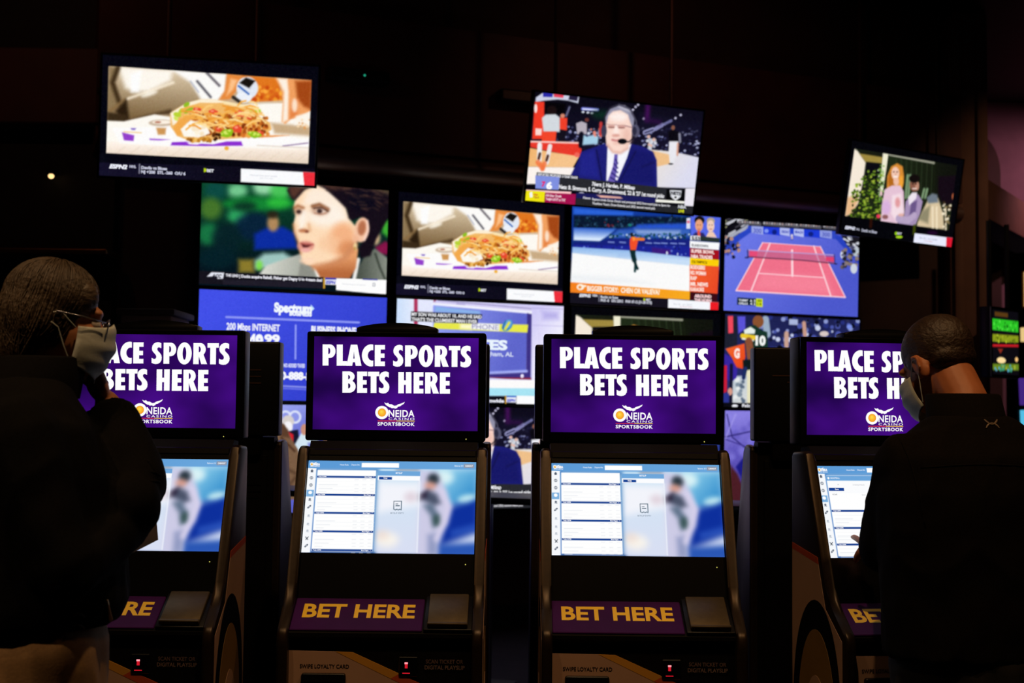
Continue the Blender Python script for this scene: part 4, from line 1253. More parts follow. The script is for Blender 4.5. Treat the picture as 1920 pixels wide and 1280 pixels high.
def pic_court_floor():
    c = Canvas(TVS['W34'][2], (1330, 560), 3.048, '#6a60cc')
    c.grad([(80, 640), (880, 650), (880, 1180), (70, 1180)], '#8a80e0', '#4a40a4', (200, 660), (260, 1000), 1)
    c.dots((85, 660, 860, 960), 60, (14, 40), ['#6c62d0', '#8c84e4', '#5a50b8', '#7a70d8'], 6, .6)
    c.line([(85, 790), (180, 770), (400, 720)], 6, '#2c2470', 1); c.line([(100, 660), (130, 790), (240, 880)], 6, '#2c2470', 1)
    c.line([(85, 800), (250, 860), (400, 930)], 5, '#3a3088', 1); c.line([(150, 660), (90, 800)], 8, '#a8a0ec', 2, .7)
    c.poly([(150, 960), (190, 910), (240, 900), (420, 920), (420, 1080), (200, 1060)], '#1c1a80', 2.5)
    c.poly([(120, 950), (160, 1000), (190, 1070), (240, 1130), (240, 1190), (110, 1190)], '#4a1c24', 4)
    c.poly([(190, 1070), (225, 1060), (245, 1100), (230, 1120), (205, 1100)], '#e8ec30', 1.2)
    c.poly([(420, 900), (880, 900), (880, 1180), (420, 1180)], '#3a32a0', 4)
    c.ell(620, 1000, 60, 70, '#b88468', 2); c.poly([(520, 1180), (550, 1080), (700, 1080), (740, 1180)], '#1c1a60', 2)
    c.blur(.6)
    return c


def pic_replay():
    """studio replay picture on the panel behind the kiosks"""
    c = Canvas(TVS['W33'][2], (1060, 760), 5.0, '#1c2a70')
    c.grad([(0, 0), (1500, 20), (1500, 1000), (0, 1000)], '#3a50c0', '#141a48', (700, 50), (700, 900), 1)
    c.poly([(100, 700), (1400, 720), (1400, 800), (100, 780)], '#2a8a3c', 3)
    for x in (400, 700, 1000):
        c.ell(x, 420, 60, 80, '#c89474', 2)
        c.poly([(x - 120, 760), (x - 100, 560), (x, 500), (x + 100, 560), (x + 120, 760)], ['#b8202c', '#e6e8f0', '#202a60'][(x // 100) % 3], 2)
    c.blur(1.1)
    return c

# ------------------------------------------------------------------ the setting
TH = math.radians(22.9)
UW = Vector((math.cos(TH), math.sin(TH), 0))          # along the video wall
NW = Vector((math.sin(TH), -math.cos(TH), 0))         # out of the video wall, towards the room
W0 = Vector((-1.386, 8.14, 0))


def wall_box(u0, u1, d0, d1, z0, z1, bev=0.0):
    """box in the frame of the video wall; d is the distance in front of the screens"""
    mb = MB()
    mb.box(u0, u1, -d1, -d0, z0, z1, bev)
    M = Matrix.Translation(W0) @ Matrix.Rotation(TH, 4, 'Z')
    bmesh.ops.transform(mb.bm, matrix=M, verts=mb.bm.verts)
    return mb


M_WALL = mat('dark_brown_paint', '#3a2016', .75, var=.2, scale=3, bump=.05)
M_RED = mat('oxblood_paint', '#4a1d12', .6, var=.2, scale=4, bump=.05)
M_BLACKW = mat('black_paint', '#0b0908', .7, var=.2, scale=5)
M_CARPET = mat('dark_patterned_carpet', '#1a0d12', .95, var=.6, scale=9, bump=.3)
M_TAN = mat('warm_tan_plaster', '#6e4a3a', .8, var=.12, scale=6, bump=.05)
M_LILAC = mat('mauve_plaster', '#7a5a66', .8, var=.12, scale=5, bump=.05)
M_BRASS = mat('aged_brass', '#6b4a22', .35, .8, .15, 40)
M_PLASTIC = mat('black_plastic', '#08080a', .4, var=.2, scale=80, spec=.25)
M_GLOSS = mat('black_glass_bezel', '#050507', .22, var=.1, scale=20)
M_METAL = mat('dark_grey_metal', '#2a2724', .4, .7, .15, 60)
M_ROD = mat('brown_steel_rod', '#4a3226', .5, .5, .15, 60)

struct(obj('floor', MB().box(-12, 14, -4, 26, -0.1, 0).mesh('floor', M_CARPET)))
struct(obj('ceiling', MB().box(-12, 14, -4, 26, CEIL, CEIL + .12).mesh('ceiling', M_BLACKW)))
struct(obj('wall_back', wall_box(-1.25, 5.35, -.34, -.16, 0, CEIL).mesh('wall_back', M_WALL)))
bk = struct(obj('trim_1', wall_box(-1.25, 5.35, -.16, .10, 3.16, 4.02).mesh('trim_1', M_RED)))
# rounded moulding under the bulkhead that catches the light of the screens
mb = MB()
pr = [(-.16 + .0, 3.0)] + [(.02 + .10 * math.sin(a), 3.08 - .075 * math.cos(a)) for a in np.linspace(0, math.pi, 12)] + [(-.16, 3.155)]
mb.prism([(-p[0], p[1]) for p in pr], -1.25, 5.35, 'x')
bmesh.ops.transform(mb.bm, matrix=Matrix.Translation(W0) @ Matrix.Rotation(TH, 4, 'Z'), verts=mb.bm.verts)
struct(obj('trim_2', mb.mesh('trim_2', mat('satin_brown_moulding', '#5a4038', .45, var=.1, scale=8), angle=40)))
struct(obj('wall_left', MB().box(-7.5, -2.44, 7.76, 7.95, 0, CEIL).mesh('wall_left', M_BLACKW)))
struct(obj('trim_3', MB().box(-7.5, -2.45, 7.60, 7.76, 3.16, 3.62, .01).mesh('trim_3', M_RED)))
struct(obj('trim_4', MB().box(-7.5, -2.40, 7.52, 7.78, 2.36, 2.395, .008).mesh('trim_4', M_BRASS)))
struct(obj('baseboard_back', wall_box(-1.25, 5.35, -.16, -.13, 0, .14).mesh('baseboard_back', M_BLACKW)))

# right-hand side: pilaster, rounded panel, light wall and the drum-shaped soffit
mb = MB().box(3.52, 3.84, 10.25, 10.6, 0, CEIL, .02)
mb.box(3.55, 3.62, 10.22, 10.26, 0, CEIL, .01)
mb.box(3.74, 3.81, 10.22, 10.26, 0, CEIL, .01)
struct(obj('trim_5', mb.mesh('trim_5', M_TAN, angle=40)))
pr = [(4.42, 0), (4.95, 0)] + [(4.95 - .35 * (1 - math.cos(a)), 3.95 + .45 * math.sin(a)) for a in np.linspace(0, math.pi / 2, 10)] + [(4.42, 4.4)]
struct(obj('wall_right', MB().prism(pr, 12.9, 13.1, 'y').mesh('wall_right', M_WALL)))
struct(obj('wall_far', MB().prism([(3.5, 0), (5.10, 0), (5.10, 3.25), (7.3, 3.25), (7.3, CEIL), (3.5, CEIL)], 13.2, 13.4, 'y').mesh('wall_far', M_LILAC)))
struct(obj('wall_end', MB().box(5, 14, 23, 23.2, 0, CEIL).mesh('wall_end', M_LILAC)))
# fascia beam running away to the right below the ceiling
mb = MB().box(0, 3.4, 0, .35, 3.17, 3.52, .015)
bmesh.ops.transform(mb.bm, matrix=Matrix.Translation((3.60, 10.22, 0)) @ Matrix.Rotation(math.radians(56), 4, 'Z'), verts=mb.bm.verts)
struct(obj('trim_6', mb.mesh('trim_6', M_TAN, angle=40)))

# ------------------------------------------------------------------ televisions
WB, HB, BZ = 1.21, 0.681, 0.0125
mb = MB()
w, h = WB / 2 + BZ, HB / 2 + BZ
mb.box(-w, w, 0, .035, -h, h, .004)
mb.box(-w * .7, w * .7, .03, .075, -h * .75, h * .6, .01)
ME_TVBACK = mb.mesh('housing', M_PLASTIC, angle=40)
mb = MB()
for a in (-1, 1):
    mb.box(min(a * w, a * (w - BZ)), max(a * w, a * (w - BZ)), -.006, .002, -h, h, .0015, 1)
    mb.box(-w + BZ, w - BZ, -.006, .002, min(a * h, a * (h - BZ)), max(a * h, a * (h - BZ)), .0015, 1)
ME_BEZEL = mb.mesh('bezel', M_GLOSS)
ME_TVBRACKET = MB().box(-.16, .16, .07, .14, -.12, .12, .01).mesh('wall_bracket', M_METAL)
PICS = {}


def picture(key, fn):
    if key not in PICS:
        c = fn()
        c.grain(.012)
        PICS[key] = (c.mesh('screen'), [l.mesh('lettering', PIC) for l in c.lines if l.n])
    return PICS[key]


def television(key, pickey, fn, label, group, poles=None):
    t, a, _ = TVS[key]
    a = [math.radians(x) for x in a]
    M = (Matrix.Translation(t) @ Matrix.Rotation(a[0], 4, 'Z') @ Matrix.Rotation(a[1], 4, 'X') @ Matrix.Rotation(a[2], 4, 'Y'))
    r = thing('television', label, 'television', group=group)
    r.matrix_world = M
    obj('housing', ME_TVBACK, r)
    obj('bezel', ME_BEZEL, r)
    sm, tm = picture(pickey, fn)
    s = obj('screen', sm, r, loc=(0, -.002, 0))
    for t_ in tm:
        obj('lettering', t_, s, loc=(0, -.0012, 0))
    if poles is None:
        obj('wall_bracket', ME_TVBRACKET, r)
    else:
        Mi = M.inverted()
        for dx in (-poles, poles):
            p = M @ Vector((dx, .055, .12))
            mb_ = MB().tube([Mi @ p, Mi @ Vector((p.x, p.y, CEIL))], .014, 8)
            mb_.box(dx - .03, dx + .03, .05, .085, .02, .22, .004)
            obj('hanging_rod', mb_.mesh('hanging_rod', M_ROD, angle=40), r)
    return r


GH, GW = 'televisions hung from the ceiling', 'televisions of the video wall'
television('A', 'taco', pic_taco, 'leftmost hanging television, large, showing a loaded taco on a white wrapper', GH, .25)
television('B', 'announcer', pic_announcer, 'hanging television showing an announcer in navy suit with headset', GH, .42)
television('C', 'couple', pic_couple, 'smallest hanging television at the right, showing a smiling couple by a porch', GH, .42)
television('W11', 'interview', pic_interview, 'wall television showing a dark-haired woman with an earring speaking', GW)
television('W12', 'taco', pic_taco, 'wall television showing a taco, right of the woman with the earring', GW)
television('W13', 'skater', pic_skater, 'wall television showing an orange-shirted figure skater on white ice', GW)
television('W14', 'tennis', pic_tennis, 'wall television showing a red tennis court on blue ground', GW)
television('W21', 'offer', pic_internet_offer, 'wall television with a plain blue advertisement in white lettering', GW)
television('W22', 'phone', pic_phone_sign, 'wall television with captions over a lilac sign reading PHONE', GW)
television('W23', 'couple', pic_couple, 'wall television under the figure skater, mostly hidden behind a kiosk', GW)
television('W24', 'football', pic_football, 'wall television showing a football player in green and yellow jersey', GW)
television('W31', 'games', pic_games, 'wall television showing white linked rings above people in coats', GW)
television('W32', 'announcer', pic_announcer, 'bottom-row wall television showing the announcer in a navy suit', GW)
television('W33', 'replay', pic_replay, 'bottom-row wall television hidden behind the second kiosk from the right', GW)
television('W34', 'floor', pic_court_floor, 'bottom-row wall television showing a violet floor with thin dark lines', GW)

# ------------------------------------------------------------------ lights of the room
for i, (x, y, pw, cone, aim, tint) in enumerate(DOWNLIGHTS):
    t = thing('ceiling_downlight', ['recessed ceiling downlight above the man in the face mask', 'recessed ceiling downlight in the middle of the row', 'recessed ceiling downlight on the right of the row', 'added narrow ceiling spot brightening the khaki trousers'][i],
              'lamp', (x, y, CEIL), group='recessed ceiling downlights')
    obj('trim_ring', MB().lathe([(.055, -.012), (.085, -.012), (.085, 0.0), (.055, 0.0)], 24).mesh('trim_ring', M_METAL, angle=40), t)
    ld = bpy.data.lights.new('downlight_lamp', 'SPOT')
    ld.energy = pw
    ld.color = tint
    ld.spot_size = math.radians(cone)
    ld.spot_blend = .6
    ld.shadow_soft_size = .05
    lo = bpy.data.objects.new('downlight_lamp', ld)
    col.objects.link(lo)
    lo.parent = t
    lo.location = (0, 0, -.03)
    d = Vector(aim) - Vector((x, y, CEIL - .03))
    lo.rotation_euler = d.to_track_quat('-Z', 'Y').to_euler()

# ------------------------------------------------------------------ betting kiosks
M_TRIM = mat('bronze_black_trim', '#2b2015', .38, .55, .15, 90)
M_BODY = mat('satin_black_cabinet', '#080708', .55, var=.15, scale=60, bump=.02, spec=.1)
M_PURPLE = mat('purple_vinyl', '#3a0d54', .6, var=.12, scale=12, spec=.12)
M_CREAM = mat('cream_vinyl', '#a3826e', .6, var=.06, scale=10)
M_GOLD = mat('gold_vinyl', '#b8832a', .55, var=.06, scale=10)
M_ORANGE = mat('orange_vinyl', '#a8421c', .55, var=.06, scale=10)
M_FLAP = mat('bronze_printer_lid', '#5c5038', .42, .6, .12, 70)
M_SIGN = mat_sign('violet_sign_display')


def mat_print(name):
    m = bpy.data.materials.new(name)
    m.use_nodes = True
    nt = m.node_tree
    b = nt.nodes['Principled BSDF']
    a = nt.nodes.new('ShaderNodeAttribute')
    a.attribute_name = 'Col'
    nt.links.new(a.outputs['Color'], b.inputs['Base Color'])
    b.inputs['Roughness'].default_value = .5
    return m


M_PRINT = mat_print('printed_ink')


def arc(cx, cy, rx, ry, a0, a1, n=10):
    return [(cx + rx * math.cos(math.radians(a)), cy + ry * math.sin(math.radians(a))) for a in np.linspace(a0, a1, n)]


HEAVY = {  # heavy condensed capitals: outline, then holes; cap height 1
 'P': [[(0, 0), (.27, 0), (.27, .36), (.33, .36)] + arc(.33, .68, .26, .32, -88, 88, 14) + [(.33, 1), (0, 1)], [(.26, .54)] + arc(.28, .69, .07, .15, -88, 88, 8) + [(.26, .84)]],
 'L': [[(0, 0), (.47, 0), (.47, .22), (.27, .22), (.27, 1), (0, 1)]],
 'A': [[(0, 0), (.265, 0), (.295, .17), (.4, .17), (.43, 0), (.7, 0), (.5, 1), (.2, 1)], [(.315, .34), (.38, .34), (.348, .68)]],
 'C': [[(.53, .985)] + arc(.43, .5, .43, .525, 78, 282, 26) + [(.53, .015), (.53, .27)] + arc(.475, .5, .20, .25, 285, 75, 16) + [(.53, .735)]],
 'E': [[(0, 0), (.47, 0), (.47, .22), (.27, .22), (.27, .39), (.45, .39), (.45, .6), (.27, .6), (.27, .79), (.47, .79), (.47, 1), (0, 1)]],
 'T': [[(0, 1), (0, .79), (.13, .79), (.13, 0), (.4, 0), (.4, .79), (.53, .79), (.53, 1)]],
 'H': [[(0, 0), (.26, 0), (.26, .4), (.35, .4), (.35, 0), (.61, 0), (.61, 1), (.35, 1), (.35, .61), (.26, .61), (.26, 1), (0, 1)]],
 'O': [arc(.335, .5, .335, .525, 0, 345, 32), arc(.335, .5, .085, .305, 0, 345, 20)],
 'R': [[(0, 0), (.26, 0), (.26, .38), (.38, 0), (.66, 0), (.49, .43)] + arc(.33, .7, .255, .30, -52, 88, 14) + [(.33, 1), (0, 1)], [(.255, .56)] + arc(.27, .70, .08, .14, -88, 88, 8) + [(.255, .84)]],
 'B': [[(0, 0), (.32, 0)] + arc(.32, .29, .28, .29, -86, 58, 12) + arc(.30, .76, .25, .24, -50, 86, 12) + [(.3, 1), (0, 1)],
       [(.26, .2)] + arc(.28, .32, .08, .12, -88, 88, 8) + [(.26, .44)], [(.26, .63)] + arc(.27, .73, .075, .1, -88, 88, 8) + [(.26, .83)]],
 'S': [[(.455, .97), (.38, 1.005), (.29, 1.02), (.19, 1.0), (.10, .95), (.035, .86), (.01, .75), (.02, .64), (.07, .55), (.15, .47), (.205, .40), (.225, .33), (.21, .26), (.16, .225), (.10, .225), (.0, .275),
        (.0, .04), (.09, .0), (.19, -.02), (.31, -.005), (.41, .06), (.47, .16), (.485, .29), (.46, .41), (.40, .50), (.325, .575), (.275, .64), (.262, .70), (.29, .76), (.34, .78), (.40, .76), (.455, .725)]],
}
_hv = {}


def heavy(ch):
    if ch in _hv:
        return _hv[ch]
    cu = bpy.data.curves.new('glyph_source', 'CURVE')
    cu.dimensions = '2D'
    cu.fill_mode = 'BOTH'
    for path in HEAVY[ch]:
        sp = cu.splines.new('POLY')
        sp.points.add(len(path) - 1)
        for p, q in zip(sp.points, path):
            p.co = (q[0], q[1], 0, 1)
        sp.use_cyclic_u = True
    o = bpy.data.objects.new('glyph_source', cu)
    me = o.to_mesh()
    v = np.array([x.co[:2] for x in me.vertices])
    f = [tuple(p.vertices) for p in me.polygons]
    o.to_mesh_clear()
    bpy.data.objects.remove(o)
    bpy.data.curves.remove(cu)
    _hv[ch] = (v, f)
    return v, f


class Sheet(Canvas):
    """flat artwork only: working-frame coordinates to a local x/z plane"""

    def __init__(s, quad, size):
        super().__init__(quad, W=2, H=2)
        s.size = size

    def loc(s, pts):
        q = s.T(pts)
        return [((u - .5) * s.size[0], (.5 - v) * s.size[1]) for u, v in q]

    def fpoly(s, pts, c, y=0.0):
        s.flat.poly(s.loc(pts), c, y)

    def fglyph(s, ch, x0, x1, y, h, c, yy=0.0):
        v, f = heavy(ch)
        w_ = v[:, 0].max()
        s.flat.add(s.loc([(x0 + p[0] / w_ * (x1 - x0), y - p[1] * h) for p in v]), f, c, yy)


def joined(lines):
    f_ = Flat()
    for l in lines:
        f_.f += [tuple(i + f_.n for i in q) for q in l.f]
        f_.v += l.v
        f_.c += l.c
        f_.n += l.n
    return f_


def sign_art():
    s = Sheet([(388, 222), (1728, 235), (1722, 995), (375, 980)], (.478, .270))
    W_ = '#ffffff'
    for ch, a, b in [('P', 455, 560), ('L', 570, 655), ('A', 650, 772), ('C', 775, 868), ('E', 880, 963), ('S', 1030, 1113), ('P', 1127, 1230), ('O', 1238, 1357), ('R', 1370, 1484), ('T', 1485, 1578), ('S', 1580, 1667)]:
        s.fglyph(ch, a, b, 460 + (a - 455) * .0105, 172, W_)
    head = [s.flat]
    s.flat = Flat()
    head.append(s.flat)
    for ch, a, b in [('B', 617, 725), ('E', 737, 818), ('T', 825, 917), ('S', 915, 1000), ('H', 1073, 1180), ('E', 1198, 1278), ('R', 1292, 1405), ('E', 1412, 1495)]:
        s.fglyph(ch, a, b, 681 + (a - 617) * .0105, 173, W_)
    # casino mark: ring with sun, eagle, name
    s.flat = Flat()
    mark = [s.flat]
    c = s.loc([(940, 843)])[0]
    k = .478 / 1340
    s.flat.ring(c[0], c[1], 34 * k, 54 * k, W_)
    for i in range(12):
        t = i / 11
        col_ = lin(hx('#f59a1e')) * (1 - t) + lin(hx('#ffdc4a')) * t
        s.flat.disc(c[0] - t * 4 * k, c[1] + t * 8 * k, 34 * k * (1 - t * .92), 34 * k * (1 - t * .92), tuple(col_), -.0001 * i)
    s.text('NEIDA', 994, 1205, 877, 58, W_, .022, spacing=1.06)
    s.text('CASINO', 994, 1206, 903, 19, W_, .008, spacing=1.3)
    s.flat = mark[0]
    s.fpoly([(905, 908), (1060, 909), (1060, 915), (905, 914)], '#d8342a')
    s.fpoly([(1060, 909), (1208, 910), (1208, 916), (1060, 915)], '#e8b62a')
    s.text('SPORTSBOOK', 905, 1208, 949, 28, W_, .03, spacing=1.15)
    s.flat = mark[0]
    s.fpoly([(958, 760), (975, 768), (990, 764), (1000, 775), (1020, 776), (1040, 788), (1058, 786), (1072, 776), (1095, 770), (1110, 764), (1127, 756), (1118, 772), (1102, 782), (1086, 792), (1070, 796), (1064, 806), (1046, 812), (1040, 806), (1020, 808), (1012, 802), (1000, 800), (985, 790), (970, 780)], W_, -.0002)
    return head + [joined(mark + s.lines)]


def icon_strip(c, sel):
    q = lambda x, y: (x, y)
    for i, y in enumerate([278, 335, 394, 455, 513, 572, 645, 712, 768, 828, 888]):
        x = 386 - (y - 278) * .057
        dk = '#4a5568' if i in (0, 1, 2, 4, 5, 9, 10) else '#b8c0cc'
        if i == 3:
            c.ell(x - 1, y, 15, 14, '#ffffff', .5); continue
        if i == 0:
            c.poly([(x - 14, y), (x, y - 13), (x + 14, y)], dk, .4); c.poly([(x - 9, y), (x + 9, y), (x + 9, y + 12), (x - 9, y + 12)], dk, .5)
        elif i in (1, 2):
            c.ell(x, y, 13, 13, dk, .5); c.ell(x, y, 9, 9, '#f4f7fb', .5); c.line([(x, y - 8), (x, y + 8)], 5, dk, .4)
        elif i in (5, 10):
            c.line([(x - 9, y + 7), (x + 8, y - 8)], 13, dk, .5); c.line([(x - 5, y + 3), (x + 4, y - 4)], 4, '#eef2f7', .4)
        elif i == 9:
            c.line([(x - 11, y - 11), (x + 8, y + 10)], 6, '#39424e', .4); c.line([(x + 11, y - 11), (x - 8, y + 10)], 6, '#39424e', .4)
        else:
            c.ell(x, y - 4, 9, 7, dk, .5); c.line([(x - 8, y + 6), (x + 9, y + 8)], 5, dk, .5)


TQ = [(358, 193), (1714, 206), (1703, 955), (311, 943)]


def touch_base(c):
    """blurred photograph of a player and the blue page frame"""
    c.grad([(300, 180), (1730, 190), (1730, 970), (290, 960)], '#bcdcf2', '#c9d2ee', (1000, 250), (1000, 900), 1)
    c.grad([(1380, 260), (1730, 260), (1730, 560), (1440, 560)], '#8fd0ec', '#2a86c8', (1450, 300), (1700, 520), 14)
    c.poly([(1500, 570), (1740, 500), (1740, 760), (1420, 900), (1440, 740)], '#0d2f9c', 12)
    c.poly([(1420, 880), (1740, 860), (1740, 980), (1400, 980)], '#2a56b4', 8)
    c.ell(1640, 500, 70, 30, '#bfe6f0', 7, rot=-12)
    c.ell(1450, 330, 80, 60, '#d8f2f6', 10)
    c.poly([(1520, 760), (1740, 700), (1740, 760), (1520, 810)], '#2850b8', 8)
    c.poly([(1255, 270), (1400, 280), (1480, 450), (1510, 580), (1480, 680), (1420, 800), (1400, 960), (1240, 960)], '#cdcbe6', 7)
    c.ell(1368, 345, 46, 46, '#27343e', 6); c.ell(1345, 398, 44, 32, '#d69a8a', 7)
    c.poly([(1255, 480), (1330, 430), (1400, 470), (1430, 540), (1380, 560), (1270, 510)], '#4a5268', 7)
    c.poly([(1255, 470), (1320, 440), (1310, 490), (1255, 520)], '#20142c', 6)
    c.poly([(1290, 560), (1360, 540), (1420, 640), (1400, 720), (1370, 740), (1350, 640)], '#5d7088', 7)
    c.ell(1398, 680, 26, 46, '#34504e', 6)
    c.poly([(1330, 800), (1400, 780), (1400, 960), (1330, 960)], '#8f98c0', 8)
    c.line([(1440, 440), (1500, 570), (1470, 700), (1400, 830)], 44, '#d9d2ec', 6)
    c.ell(1000, 840, 90, 60, '#f6efe4', 12); c.ell(960, 800, 50, 40, '#e8c9b8', 10, .6)
    c.poly([(920, 370), (1260, 380), (1255, 560), (910, 620)], '#eef0fa', 12)
    c.ell(1190, 490, 50, 40, '#cbb0c0', 9, .7)
    c.line([(400, 262), (920, 268)], 20, '#1d62b4', 2); c.line([(420, 270), (392, 940)], 22, '#1f5cb0', 2.5); c.line([(912, 275), (890, 940)], 22, '#3f7cb8', 3)
    c.line([(390, 945), (900, 950)], 18, '#123c80', 2)
    c.line([(1070, 268), (1250, 268)], 10, '#4a3a4a', 2)


def touch_header(c):
    c.grad([(350, 188), (1730, 200), (1730, 267), (340, 255)], '#5c9ad6', '#6aa6dc', (500, 200), (1600, 240), .7)
    c.poly([(788, 212), (1090, 214), (1090, 251), (787, 249)], '#ffffff', .6)
    c.poly([(1615, 220), (1697, 221), (1697, 253), (1614, 252)], '#8f98ac', .7)
    c.ell(384, 224, 15, 15, '#ffffff', .5); c.ell(384, 224, 9, 9, '#f2b63a', .5)
    c.poly([(365, 212), (400, 214), (425, 205), (415, 217), (395, 220)], '#ffffff', .5)
    c.poly([(342, 255), (422, 257), (382, 943), (308, 942)], '#f7f9fc', .6)
    c.poly([(345, 433), (405, 434), (402, 488), (340, 487)], '#7cb0de', .6)
    icon_strip(c, 3)
    c.text('ONEIDA', 392, 450, 234, 18, '#ffffff', .06)
    c.text('SPORTSBOOK', 372, 450, 246, 7, '#ffffff', .03)
    c.text('House Rules', 612, 682, 234, 13, '#eaf4ff', .01)
    c.text('Dispute Info', 705, 772, 234, 13, '#eaf4ff', .01)
    c.text('Balance: $ 0', 1540, 1610, 242, 13, '#eaf4ff', .01)
    c.text('CASHOUT', 1626, 1687, 243, 13, '#ffffff', .03)


def rows(c, ys, x0t, y_off):
    lx = lambda x, y: x - (y - 270) * .055
    c.poly([(432, 270), (905, 274), (884, 935), (392, 930)], '#ffffff', .8)
    for y in ys:
        c.poly([(lx(432, y), y - 8), (905 - (y - 270) * .033, y - 4), (905 - (y - 270) * .033, y + 12), (lx(432, y), y + 8)], '#163f8e', .5)
        a, b = lx(440, y), 905 - (y - 270) * .033
        c.text('Today 5:30PM', a + 2, a + 66, y + 5, 10, '#f2f6ff', .03)
        c.text('More Wagers', b - 90, b - 30, y + 8, 10, '#f2f6ff', .03)
        c.poly([(b - 20, y), (b - 12, y), (b - 16, y + 7)], '#ffffff', .4)
        for dy, L in ((24, 0), (66, 150), (96, 110), (122, 60)):
            if dy and L:
                c.line([(a + 6, y + dy), (a + 6 + L, y + dy + 1)], 4, '#dfe3ea', .6)
            for k in range(3):
                c.line([(b - 170 + k * 64, y + dy + 1), (b - 140 + k * 62, y + dy + 1)], 4, '#e3e6ec', .6)
            c.line([(a, y + dy + 12), (b, y + dy + 15)], 1.5, '#eef0f4', .5)


def touch_betslip(ys, name):
    c = Canvas(TQ, W=320, H=180)
    c.size = (.476, .268)
    touch_base(c)
    c.blur(3.2)
    touch_header(c)
    rows(c, ys, 0, 0)
    c.poly([(922, 278), (1262, 282), (1262, 320), (920, 316)], '#6aa4da', .6, .95)
    c.poly([(920, 316), (1262, 320), (1260, 358), (919, 354)], '#fbfcff', .6)
    c.poly([(931, 326), (1034, 328), (1034, 349), (930, 347)], '#123f92', .6)
    c.poly([(918, 358), (1260, 361), (1245, 940), (896, 936)], '#ffffff', .8, .28)
    c.line([(1258, 362), (1244, 938)], 12, '#eef2fc', 1.2, .7)
    c.line([(1052, 525), (1052, 590)], 5, '#2a4458', .5); c.line([(1114, 525), (1113, 590)], 5, '#2a4458', .5); c.line([(1052, 525), (1114, 525)], 5, '#2a4458', .5)
    for k in range(5):
        c.line([(1053 + k * 12, 590 + (k % 2) * 6), (1065 + k * 12, 590 + ((k + 1) % 2) * 6)], 5, '#2a4458', .5)
    c.line([(1068, 547), (1084, 547)], 6, '#2a4458', .5); c.line([(1068, 562), (1098, 562)], 6, '#2a4458', .5)
    c.text('BETSLIP', 1064, 1118, 302, 14, '#f2f8ff', .02)
    c.text('Parlay', 967, 998, 342, 12, '#ffffff', .03)
    c.text('BETSLIP EMPTY', 1026, 1136, 628, 13, '#6a7a8c', .0)
    return c.mesh('touch_picture'), joined(c.lines).mesh('lettering', PIC)


def touch_basketball():
    c = Canvas(TQ, W=320, H=180)
    c.size = (.476, .268)
    touch_base(c)
    c.blur(3.2)
    touch_header(c)
    rows(c, [560, 700, 835], 0, 0)
    c.poly([(430, 272), (905, 276), (900, 318), (428, 314)], '#6aa4da', .7)
    c.poly([(428, 314), (900, 318), (896, 420), (424, 416)], '#fbfcfe', .7)
    c.poly([(432, 372), (560, 374), (558, 398), (430, 396)], '#123f92', .6)
    c.poly([(920, 276), (1262, 282), (1262, 360), (918, 356)], '#f0a62c', .7)
    c.poly([(918, 356), (1260, 361), (1245, 940), (896, 936)], '#fdfdff', .8)
    c.ell(945, 310, 11, 11, '#fff4dc', .6)
    c.ell(446, 293, 9, 9, '#ffffff', .5)
    c.text('BASKETBALL', 462, 540, 300, 14, '#f2f8ff', .01)
    c.text('All', 510, 522, 352, 11, '#9aa2b0', 0)
    c.text('Live betting and futures', 640, 740, 354, 11, '#9aa2b0', 0)
    c.text('Games', 480, 512, 390, 12, '#ffffff', .03)
    c.text('NCAAB', 450, 490, 432, 11, '#6a7280', .01)
    for k, t in enumerate(('Spread', 'Total', 'Money')):
        c.text(t, 700 + k * 66, 730 + k * 66, 436, 10, '#8a92a0', 0)
    return c.mesh('touch_picture'), joined(c.lines).mesh('lettering', PIC)


KM = {}
FIN = [(.045, 0), (.045, 1.335), (.035, 1.347), (-.045, 1.352), (-.068, 1.346), (-.080, 1.325), (-.215, .985), (-.232, .955), (-.262, .925), (-.345, .888), (-.358, .872), (-.360, .84), (-.352, .78), (-.345, .05), (-.30, 0)]
for sgn, nm in ((-1, 'L'), (1, 'R')):
    a, b = (.240, .268)
    KM['fin' + nm] = MB().prism(FIN, sgn * a, sgn * b, 'x', .009, 3).mesh('side_panel', M_TRIM, angle=35)
BODY = [(.04, .04), (.04, 1.36), (-.02, 1.366), (-.045, 1.343), (-.2065, .944), (-.322, .882), (-.334, .872), (-.334, .862), (-.300, .838), (-.318, .826), (-.318, .10), (-.25, .0), (.03, 0)]
mb = MB().prism(BODY, -.2405, .2405, 'x')
KM['body'] = mb.mesh('cabinet_body', M_BODY)
# upper sign unit
KM['shell'] = MB().box(-.261, .261, .0, .08, 1.366, 1.683, .007, 3).mesh('sign_housing', M_PLASTIC, angle=40)
mb = MB()
for x0, x1, z0, z1 in ((-.258, -.239, 1.372, 1.680), (.239, .258, 1.372, 1.680), (-.239, .239, 1.668, 1.680), (-.239, .239, 1.372, 1.398)):
    mb.box(x0, x1, -.004, .002, z0, z1)
KM['sbezel'] = mb.mesh('sign_bezel', M_GLOSS)
mb = MB()
mb.prism([(-.118, 1.68), (.118, 1.68), (.118, 1.695)] + [(x, 1.697 + .014 * (1 - (x / .118) ** 2)) for x in np.linspace(.11, -.11, 12)] + [(-.118, 1.695)], .01, .075, 'y', .003, 2)
KM['cap'] = mb.mesh('top_speaker', M_PLASTIC, angle=40)
KM['neck'] = MB().box(-.20, .20, .012, .07, 1.30, 1.60, .01).mesh('sign_support', M_BODY, angle=40)
KM['sign'] = MB().box(-.239, .239, -.0015, .004, -.135, .135).mesh('sign_screen', M_SIGN)
KM['signtext'] = [l.mesh('lettering', PIC) for l in sign_art()]
KM['touchA'], KM['touchAt'] = touch_betslip([325, 472, 620, 770, 922], 'a')
